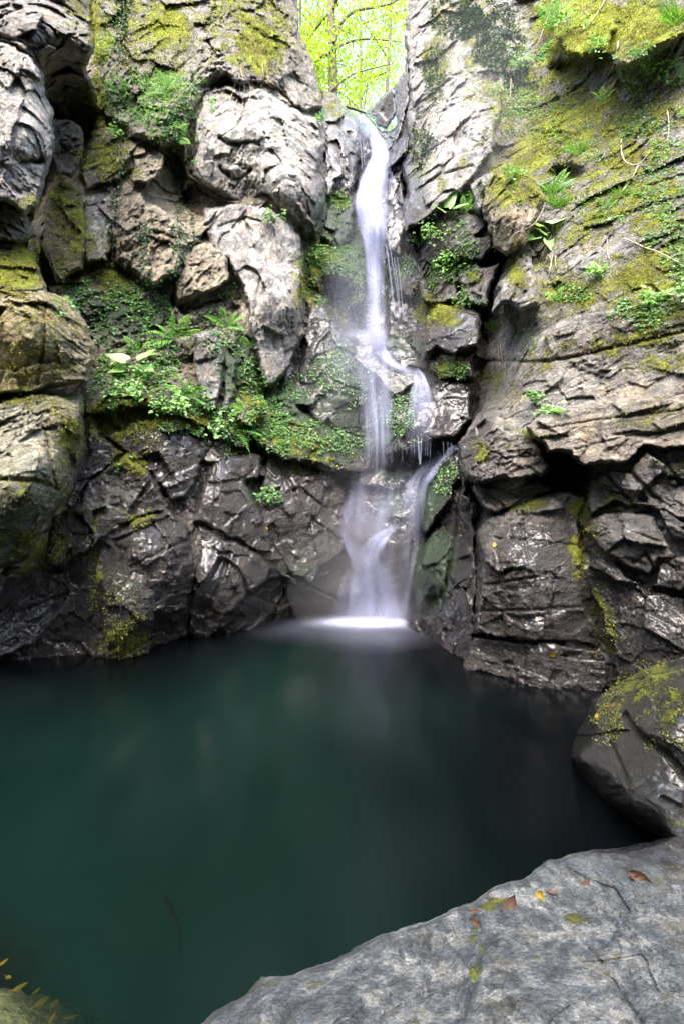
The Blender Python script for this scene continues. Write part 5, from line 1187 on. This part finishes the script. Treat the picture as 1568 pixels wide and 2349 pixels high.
def frond(g, base, d0, length, sag, nrm, n=15, wid=.24):
    """fern frond: arching midrib with pairs of pinnae"""
    t = np.linspace(0, 1, n + 1)
    d0 = unit(d0)
    c = base + d0 * length * t[:, None] + np.array([0, 0, -1]) * sag * length * (t ** 2)[:, None] + nrm * .25 * length * np.sin(t * 2.2)[:, None] * .6
    tg = unit(np.gradient(c, axis=0)); S = unit(np.cross(tg, nrm + .01)); Nn = np.cross(S, tg)
    prof = np.sin(np.clip(t * 1.05 + .08, 0, 1) ** .75 * np.pi) * wid * length + .01 * length
    tt = np.repeat(t[1:], 2); idx = np.repeat(np.arange(1, n + 1), 2); sg = np.tile([1, -1], n)
    Dp = unit(S[idx] * sg[:, None] + tg[idx] * .45 - Nn[idx] * .25 + g.normal(0, .06, (2 * n, 3)))
    V, Q, ti = leaves(c[idx], Dp, Nn[idx], prof[idx], np.full(2 * n, length / n * .85), np.clip(.4 + .5 * tt + g.normal(0, .1, 2 * n), 0, 1), fold=.1)
    Vt, Qt = tube(c, np.linspace(.0035, .0012, n + 1), 3)
    return V, Q, ti, Vt, Qt

def fern(px, py, ln, angs, label, seed, sag=.35, mat=None):
    g = np.random.default_rng(seed)
    p, nr, ok = surf([px], [py]); p, nr = p[0], nr[0]
    e = tag(empty('fern', p), label, 'fern', 'ferns on the gorge rocks')
    for a in angs:
        a = R_(a + g.normal(0, 5)); L = ln / F * p[1] * g.uniform(.8, 1.1)
        d = np.array([math.cos(a), -.35, math.sin(a)])
        V, Q, t, Vt, Qt = frond(g, p + nr * .01, d, L, sag, unit(nr + [0, -.3, .4]))
        me = mesh_np('frond', np.concatenate([V, Vt]) - p, [Q, Qt + len(V)], False, {'tint': np.concatenate([t, np.full(len(Vt), .3)])})
        link('frond', me, mat or LEAF_FERN, e)

fern(400, 780, 80, [165, 140, 100, 60, 20, 195], 'feathery fern sprawling on the shelf left of the pale slab', 401)
fern(520, 750, 60, [150, 100, 50, 20, -10], 'fern beside the upper edge of the tall pale slab', 402)
fern(425, 905, 66, [150, 110, 70, 30, -20, 195], 'fern over the wet wedge of rock, at the lip of the shelf', 403)
fern(545, 985, 60, [160, 100, 50, 0, -60], 'fern hanging at the right end of the plant shelf', 404)
fern(320, 810, 56, [170, 120, 80, 40], 'fern behind the broad leaves at the left of the shelf', 405)
fern(575, 800, 50, [110, 60, 140], 'small fern in the crack left of the pale slab foot', 406)
fern(285, 215, 44, [175, 150, 100, 30, 60], 'fern under the mossy brow of the upper left wall', 407)
fern(380, 215, 48, [150, 100, 60, 30, 200], 'larger fern hanging on the upper left wall', 408)
fern(405, 320, 50, [140, 90, 40, -20], 'fern above the dark root tangle', 409)
fern(1140, 760, 46, [150, 120, 60, 30, 5], 'small fern on the bare edge of the right wall', 410, .25)
fern(1258, 442, 60, [20, 5, 40, 60, 165], 'fern frond reaching right below the mossy buttress hollow', 411, .15)
fern(1270, 690, 44, [30, 10, 60, 150], 'fern flat on the moss of the right wall below the broad leaves', 412, .2)
fern(1265, 70, 74, [60, 30, 95, 130, 10], 'bright fern spilling from the top of the right wall', 413)
fern(1225, 140, 66, [20, 0, 40, 150, 190], 'bright fern under the top right overhang', 414)
fern(1500, 170, 56, [60, 100, 20, 150], 'fern on the ledge at the far right top', 415)
fern(1545, 120, 50, [80, 120, 160, 40], 'topmost fern at the right edge', 416)
fern(1380, 235, 44, [150, 100, 40], 'fern below the mossy log shaped rock', 417)
fern(1390, 480, 40, [150, 30, 80], 'small fern in the middle of the moss slope', 418)
fern(1060, 490, 40, [60, 30, 100], 'fern in the shade under the tall right slab', 419, .25)
fern(560, 940, 44, [160, 120, 200], 'short fern on the green ledge below the pale slab', 420)

STEM = plain('green_stem', (.06, .11, .03), (.16, .16, .06), 10)
def herb(px, py, size, n, label, seed, mat=None, lf=(.035, .065), up=.5):
    g = np.random.default_rng(seed)
    p, nr, ok = surf([px], [py]); p, nr = p[0], nr[0]
    e = tag(empty('leafy_plant', p), label, 'plant', 'leafy plants on the gorge rocks')
    R = size / F * p[1]; st = []; pts = []; dirs = []
    for i in range(max(5, n // 12)):
        a = g.uniform(0, 2 * np.pi); d = unit(np.array([math.cos(a), -.55, math.sin(a) * .8 + up]))
        q = np.array([p + nr * .01, p + d * R * .55 + nr * .06, p + d * R * g.uniform(.8, 1.1) + nr * .05 - [0, 0, R * .2]])
        q = smooth(q, 4); st.append((q - p, np.linspace(.003, .0012, len(q))))
        for k in range(12):
            w = q[g.integers(2, len(q))] + g.normal(0, .13 * R + .01, 3); pts.append(w); dirs.append(d + g.normal(0, .8, 3))
    pts = np.array(pts); dirs = np.array(dirs); m = len(pts)
    N = unit(np.array([[0, -.45, .9]]) + g.normal(0, .35, (m, 3))); D = dirs - N * (dirs * N).sum(-1, keepdims=True)
    L = g.uniform(*lf, m)
    V, Q, t = leaves(pts - p, D, N, L, L * .78, np.clip(g.normal(.55, .22, m), 0, 1), rnd=True)
    V2, Q2 = tubes(st, 3)
    link('stem', mesh_np('stem', V2, Q2), STEM, e)
    link('foliage', mesh_np('foliage', V, Q, False, {'tint': t}), mat or LEAF_HERB, e)

herb(255, 850, 40, 70, 'leafy plant at the left end of the shelf by the mossy boulder', 501, LEAF_PALE)
herb(300, 905, 44, 90, 'pale leaved plant hanging below the broad leaves of the shelf', 502, LEAF_PALE)
herb(350, 880, 46, 100, 'dense leafy plant in the middle of the shelf', 503, LEAF_HERB)
herb(395, 935, 46, 100, 'trailing leafy plant over the top of the wet wedge rock', 504, LEAF_PALE)
herb(455, 930, 40, 80, 'leafy plant trailing right of the shelf fern', 505, LEAF_HERB)
herb(520, 985, 44, 100, 'light green leafy clump at the right end of the shelf', 506, LEAF_PALE)
herb(500, 690, 44, 90, 'leafy shrublet on the pale slab at its left edge', 507, LEAF_HERB)
herb(555, 680, 34, 70, 'darker leafy sprig on the face of the pale slab', 508, LEAF_IVY)
herb(625, 510, 28, 40, 'sprig of leaves growing at the head of the pale slab', 509, LEAF_HERB)
herb(1010, 540, 50, 130, 'leafy bush under the dark overhang of the tall right slab', 510, LEAF_HERB)
herb(1045, 480, 36, 60, 'upper leafy sprig under the tall right slab', 511, LEAF_HERB)
herb(965, 565, 30, 50, 'leaf sprays reaching left from under the slab toward the fall', 512, LEAF_HERB)
herb(1030, 625, 44, 110, 'bright leafy clump beside the small grey stone right of the fall', 513, LEAF_PALE)
herb(1070, 695, 36, 80, 'round leaved plant above the wet rounded rock', 514, LEAF_HERB)
herb(725, 590, 36, 90, 'green clump over the small grotto left of the fall', 515, LEAF_HERB)
herb(365, 290, 36, 70, 'leafy tuft over the hollow of the upper left wall', 516, LEAF_HERB)
herb(285, 315, 26, 40, 'small bright sprig beside the dark left cave', 517, LEAF_PALE)
herb(1300, 80, 44, 80, 'bright leaves on the overhang at the top right', 518, LEAF_PALE)
herb(1345, 120, 36, 60, 'leafy plant in the hollow below the top right overhang', 519, LEAF_HERB)
herb(1540, 200, 50, 90, 'leafy plant at the right edge high on the moss', 520, LEAF_HERB)
herb(1190, 165, 36, 60, 'leafy plant at the left end of the top right hollow', 521, LEAF_HERB)
herb(1500, 700, 30, 40, 'round leaved plant in the moss near the right edge', 522, LEAF_PALE)
herb(1560, 690, 30, 40, 'round leaved plant touching the right edge', 523, LEAF_PALE)
herb(1370, 640, 24, 26, 'tiny round leaved plant on the bare patch in the moss', 524, LEAF_PALE)
herb(1225, 925, 22, 20, 'tiny plant at the small dark hole above the layered ledge', 525, LEAF_HERB)
herb(1255, 950, 24, 26, 'small bright plant growing on the layered ledge', 526, LEAF_PALE)
herb(1180, 410, 26, 30, 'slender sprig hanging beside the mossy buttress', 527, LEAF_HERB)
herb(725, 275, 20, 24, 'green sprig on the left wall near the top of the fall', 528, LEAF_HERB)
herb(445, 1000, 16, 14, 'tiny sprig on the face of the wet wedge rock', 529, LEAF_HERB)
herb(615, 1140, 22, 40, 'bright cushion plant in the niche of the wet left wall', 530, LEAF_HERB)

def bigleaf(p, d, nrm, L, W):
    """broad rounded leaf blade with a notch at the stalk, cupped"""
    d = unit(d); s = unit(np.cross(d, nrm)); nn = np.cross(s, d)
    u = np.linspace(0, 1, 9); rows = []
    for i, uu in enumerate(u):
        w = W * .5 * (math.sin(min(1, uu * .93 + .10) ** .62 * math.pi)) + .004
        for k in np.linspace(-1, 1, 7):
            rows.append(p + d * L * (uu - .12 * (abs(k) * (1 - uu))) + s * w * k + nn * (.10 * W * abs(k) ** 1.5 - .14 * L * uu * uu + .012 * W * math.sin(k * 9 + uu * 11)))
    V = np.array(rows); i = (np.arange(8)[:, None] * 7 + np.arange(6)[None]).ravel()
    return V, np.stack([i, i + 1, i + 8, i + 7], 1)

def broadleaf(label, px, py, lvs, seed):
    g = np.random.default_rng(seed)
    p, nr, ok = surf([px], [py]); p = p[0]; nr = nr[0]
    e = tag(empty('broadleaf_plant', p), label, 'plant')
    k = p[1] / F
    for (dx, dy, L, W, ang, tint) in lvs:
        q = p + np.array([dx * k, -.10, -dy * k]) + nr * .05
        s = smooth([p, (p + q) / 2 + [0, -.05, .02], q], 4)
        V, Q = tube(s - p, .005, 4); link('stalk', mesh_np('stalk', V, Q), STEM, e)
        a = R_(ang); V, Q = bigleaf(q, np.array([math.cos(a), -.25, math.sin(a)]), np.array([.1, -.62, .75]), L * k, W * k)
        link('leaf', mesh_np('leaf', V - p, Q, True, {'tint': np.clip(np.full(len(V), tint) + g.normal(0, .03, len(V)), 0, 1)}), LEAF_PALE, e)
broadleaf('big pale green broad leaved plant on the edge of the right moss slope', 1262, 545, [(-30, -12, 50, 50, 170, .75), (0, -18, 56, 46, 20, .95), (30, -28, 44, 46, 15, .9), (-36, 14, 36, 40, 200, .5), (-6, 22, 46, 44, -70, .6), (-14, 8, 30, 30, 150, .4), (22, 6, 34, 34, -10, .35)], 601)
broadleaf('broad leaved plant with round pale leaves at the left of the shelf', 312, 855, [(-16, -14, 44, 44, 160, .8), (10, -16, 46, 42, 20, .9), (14, 4, 44, 42, -10, .8), (-20, 6, 34, 34, 190, .6), (30, -22, 30, 30, 40, .7)], 602)
broadleaf('three leaved sprig of lighter leaves in the shade under the tall right slab', 1030, 500, [(-6, -8, 36, 26, 60, .7), (8, -4, 32, 24, 20, .6), (-14, 4, 30, 22, 150, .6)], 603)

def vine(label, pts, r, nleaf, seed, mat=None, spread=8, lf=(.03, .05)):
    g = np.random.default_rng(seed)
    q = smooth(pts, 7); p, nr, ok = surf(q[:, 0], q[:, 1]); c = p + nr * .02
    for _ in range(2): c[1:-1] = (c[:-2] + c[1:-1] + c[2:]) / 3
    o = c[0].copy()
    e = tag(empty('ivy_vine', o), label, 'ivy', 'ivy strands on the left wall')
    V, Q = tube(c - o, np.full(len(c), r), 4); link('stem', mesh_np('stem', V, Q), BARK, e)
    n = nleaf; t = g.uniform(0, len(q) - 1.01, n); i = t.astype(int); f = (t - i)[:, None]
    xy = q[i] * (1 - f) + q[i + 1] * f + g.normal(0, spread, (n, 2)); p, nr, ok = surf(xy[:, 0], xy[:, 1])
    N = unit(nr + [0, -.3, .4] + g.normal(0, .25, (n, 3))); D = unit(g.normal(0, .7, (n, 3)) + [0, 0, -.8]); L = g.uniform(*lf, n)
    V, Q, ti = leaves(p + nr * .03 - o, D - N * (D * N).sum(-1, keepdims=True), N, L, L * .85, g.uniform(0, 1, n), rnd=True)
    link('foliage', mesh_np('foliage', V, Q, False, {'tint': ti}), mat or LEAF_IVY, e)
vine('longest ivy strand hanging beside the bright bulging rock', [(395, 340), (400, 390), (415, 450), (410, 520), (408, 580), (392, 650)], .006, 330, 701)
vine('ivy strand beside the smooth grey panel of the left wall', [(272, 320), (278, 400), (270, 450), (262, 520), (262, 580)], .005, 190, 702, spread=6)
vine('short ivy strand across the brown broken block', [(325, 520), (335, 555), (330, 600), (345, 640)], .005, 130, 703, spread=8)
vine('ivy strand right of the longest one by the brown chunk', [(425, 440), (440, 490), (445, 530), (440, 560)], .005, 90, 704, spread=6)
vine('ivy strand at the top left above the fern', [(280, -10), (285, 40), (275, 90), (282, 140)], .006, 150, 705, spread=8)

def twig(label, lines, r, cat='twig', name='twig', group='twigs and roots hanging on the rocks', mat=None, off=.03):
    first = None; allp = []
    for pts in lines:
        q = smooth(pts, 6); p, nr, ok = surf(q[:, 0], q[:, 1]); c = p + nr * off
        for _ in range(3): c[1:-1] = (c[:-2] + c[1:-1] + c[2:]) / 3
        allp.append(c)
    o = allp[0][0].copy(); V, Q = tubes([(c - o, np.linspace(r, r * .45, len(c))) for c in allp], 5)
    tag(link(name, mesh_np(name, V, Q), mat or TWIG, None, o), label, cat, group)
twig('pale root hanging down the top right moss beside the bright fern', [[(1271, -20), (1262, 30), (1249, 65), (1236, 100)]], .012, 'root', 'root')
twig('straight thin twig leaning on the top right overhang', [[(1395, -10), (1368, 35), (1341, 72)]], .008)
twig('crooked pale root dropping from the mossy log shaped rock', [[(1419, 100), (1408, 145), (1396, 175), (1386, 195), (1380, 225)]], .010, 'root', 'root')
twig('slim root hanging at the left end of the top right hollow', [[(1169, 185), (1166, 225), (1154, 240)]], .008, 'root', 'root')
twig('forked dead twig lying on the upper moss slope', [[(1424, 325), (1426, 370), (1459, 385), (1494, 350)], [(1459, 385), (1434, 435), (1418, 450)]], .009)
twig('long thin bramble stem trailing to the right edge', [[(1429, 552), (1464, 565), (1499, 580), (1540, 600), (1585, 630)]], .008)
twig('short pale twig right of the broad leaved plant', [[(1394, 555), (1392, 585), (1404, 610)]], .006)
twig('curved bramble stem hanging down the mossy buttress', [[(1244, 470), (1224, 510), (1184, 535), (1172, 560), (1169, 590)]], .008)
twig('upright twig near the right edge of the moss', [[(1530, 260), (1534, 300), (1528, 330)]], .007)
twig('dead stem among the high leaves at the right edge', [[(1570, 60), (1540, 110), (1500, 190)]], .007)
twig('tangle of pale roots hanging over the bright bulging rock', [[(552, 160), (550, 215), (538, 250), (530, 285)], [(552, 165), (562, 210), (556, 260)], [(560, 170), (575, 205), (572, 235)], [(545, 175), (535, 215), (524, 245)]], .009, 'roots', 'root')
twig('roots trailing down the mossy brow right of the root tangle', [[(610, 165), (615, 195), (625, 215)], [(600, 150), (603, 185), (598, 205)]], .007, 'root', 'root')
twig('thick dark dead root lying below the bright bulging rock', [[(430, 380), (445, 420), (465, 445), (505, 462), (548, 470)], [(440, 405), (470, 425), (500, 450), (530, 462)]], .022, 'root', 'root', mat=BARK)
twig('thin stems hanging over the pale slab', [[(640, 520), (630, 570), (640, 620), (650, 660)], [(620, 560), (625, 610)]], .004)
twig('dead stalks below the small fern of the right wall', [[(1150, 790), (1154, 830), (1160, 850)], [(1144, 790), (1150, 840)]], .006)
twig('reddish dry stalks under the big broad leaves', [[(1262, 590), (1266, 615), (1258, 640)], [(1274, 592), (1276, 620)], [(1268, 590), (1262, 625)]], .007)

def grass(label, px, py, n, L, seed):
    g = np.random.default_rng(seed); p, nr, ok = surf([px], [py]); p, nr = p[0], nr[0]; k = p[1] / F
    st = p + np.c_[g.normal(0, 9 * k, n), np.full(n, -.01), g.normal(0, 5 * k, n)]
    a = g.uniform(.25, np.pi - .25, n); D = np.c_[np.cos(a), np.full(n, -.3), np.sin(a)]
    V1, Q1, t1 = leaves(st - p, D, np.c_[np.zeros(n), np.full(n, -1.), np.full(n, .3)], g.uniform(.6, 1, n) * L * k, np.full(n, .008), g.uniform(.3, 1, n), fold=.1)
    tag(link('grass_tuft', mesh_np('grass_tuft', V1, Q1, False, {'tint': t1}), LEAF_FERN, None, p), label, 'grass', 'grass tufts on the right wall')
grass('grass tuft on the slate rib above the big broad leaves', 1270, 480, 50, 60, 801)
grass('grass tuft at the dark hollow below the mossy buttress', 1262, 445, 40, 50, 802)
grass('lone grass tuft high in the moss of the right wall', 1425, 450, 14, 40, 803)
grass('grass hanging at the upper right edge', 1545, 60, 50, 70, 804)
grass('grass tuft near the middle hollow of the moss slope', 1325, 355, 40, 44, 805)

def dry(name, label, px, py, L, W, ang, mat, seed, curl=.5, pos=None, group='fallen leaves on the rocks'):
    g = np.random.default_rng(seed)
    if pos is None:
        p, nr, ok = surf([px], [py]); p, nr = p[0], nr[0]
    else:
        p, nr = np.array(pos), np.array([0, 0, 1.])
    k = p[1] / F; L *= k; W *= k
    a = R_(ang); vx = np.array([1., 0, 0]); vx = unit(vx - nr * (vx @ nr)); vy = np.cross(nr, vx)
    d = vx * math.cos(a) + vy * math.sin(a); s = np.cross(nr, d)
    rows = []
    for u in np.linspace(0, 1, 9):
        w = W * .5 * math.sin(u ** .8 * math.pi) ** .8 * (1 + .12 * math.sin(u * 25 + seed)) + .0008
        for v in np.linspace(-1, 1, 5):
            rows.append(d * L * (u - .5) + s * w * v + nr * (.006 + curl * W * (.45 * abs(v) ** 1.6 + .5 * (u - .5) ** 2 * 1.5) + .05 * W * g.normal()))
    V = np.array(rows); i = (np.arange(8)[:, None] * 5 + np.arange(4)[None]).ravel()
    V2, Q2 = tube(np.array([d * L * -.5 + nr * .01, d * L * -.62 + nr * .012, d * L * -.72 + s * L * .04 + nr * .008]), .0009 + .0004 * k / .0015, 3)
    me = mesh_np(name, np.concatenate([V, V2]), [np.stack([i, i + 1, i + 6, i + 5], 1), Q2 + len(V)], True, {'tint': np.clip(g.normal(.5, .1, len(V) + len(V2)), 0, 1)})
    tag(link(name, me, mat, None, p), label, 'leaf', group)
dl = lambda *a, **k: dry('fallen_leaf', *a, **k)
dl('large rust brown curled leaf on the pale near boulder', 1168, 2083, 56, 26, 55, LEAF_DRY, 1, .6)
dl('bright yellow leaf standing on the pale near boulder', 1237, 2058, 28, 20, 65, LEAF_YEL, 4, .7)
dl('thin brown leaf right of the yellow leaf', 1266, 2052, 26, 9, 0, LEAF_DRY, 5)
dl('crumpled dark brown leaf near the right edge of the near boulder', 1472, 2018, 52, 24, -35, LEAF_DRY, 6, .9)
dl('curled brown leaf lying across the crumpled one', 1462, 2016, 40, 14, 25, LEAF_DRY, 7, .9)
dl('brown curled leaf in the mossy crack of the near boulder', 1092, 2123, 40, 16, -30, LEAF_DRY, 8, .8)
dl('small brown leaf at the upper edge above the mossy crack', 1087, 2091, 24, 10, 10, LEAF_DRY, 9)
dl('pale pinkish leaf lying flat left of the crumpled leaf', 1340, 2027, 24, 10, 20, LEAF_DRY, 10, .2)
dl('yellow leaf stuck on the upper part of the fractured right block', 1134, 1250, 16, 9, 80, LEAF_YEL, 13, .2)
dl('tan leaf lodged in the small hole beside the fractured right block', 1327, 1241, 22, 14, 20, LEAF_DRY, 14, .3)
dl('yellow leaf stuck low on the wet band at the right waterline', 1268, 1500, 16, 10, 70, LEAF_YEL, 15, .2)
dl('tiny yellow leaf on the wet rock right of the lower cascade', 949, 1236, 9, 6, 80, LEAF_YEL, 16, .2)
dl('brown leaf on the top of the dark wet boulder', 1407, 1616, 16, 8, 30, LEAF_DRY, 17, .3)
dl('yellow leaf stuck on the left flank of the dark wet boulder', 1369, 1641, 12, 8, 30, LEAF_YEL, 18, .3)
dl('orange leaf lying on the right wall among the broken blocks', 1529, 1275, 18, 8, 20, LEAF_DRY, 19, .3)
dl('tan leaf on the wet ledge of the left waterside block', 610, 1212, 12, 8, 60, LEAF_YEL, 20, .3)
dl('pale leaf on the moss just left of the round leaved plants', 1280, 765, 14, 10, 60, LEAF_DRY, 21, .3)
for q, (a, b, L, W, an, lb_) in enumerate([(47, 2268, 30, 12, 40, 'yellow leaf floating farthest left over the submerged rock'), (97, 2303, 34, 17, 50, 'large yellow leaf floating at the tip of the submerged rock'), (126, 2306, 20, 15, 80, 'yellow leaf touching the large floating one on its right'),
                                           (122, 2336, 24, 7, 95, 'yellow leaf floating lowest at the frame bottom'), (8, 2212, 20, 10, 60, 'yellow leaf floating by the left frame edge'), (86, 2276, 16, 7, 70, 'small yellow leaf floating between the two largest'), (165, 2338, 22, 8, 20, 'dim yellow leaf drifting right of the submerged rock'), (20, 2246, 15, 8, -10, 'faint yellow leaf near the left frame edge, second from the top')]):
    dl(lb_, 0, 0, L, W, an, LEAF_YEL, 40 + q, .15, pos=on_water(a, b, -.012), group='yellow leaves floating at the pool edge')
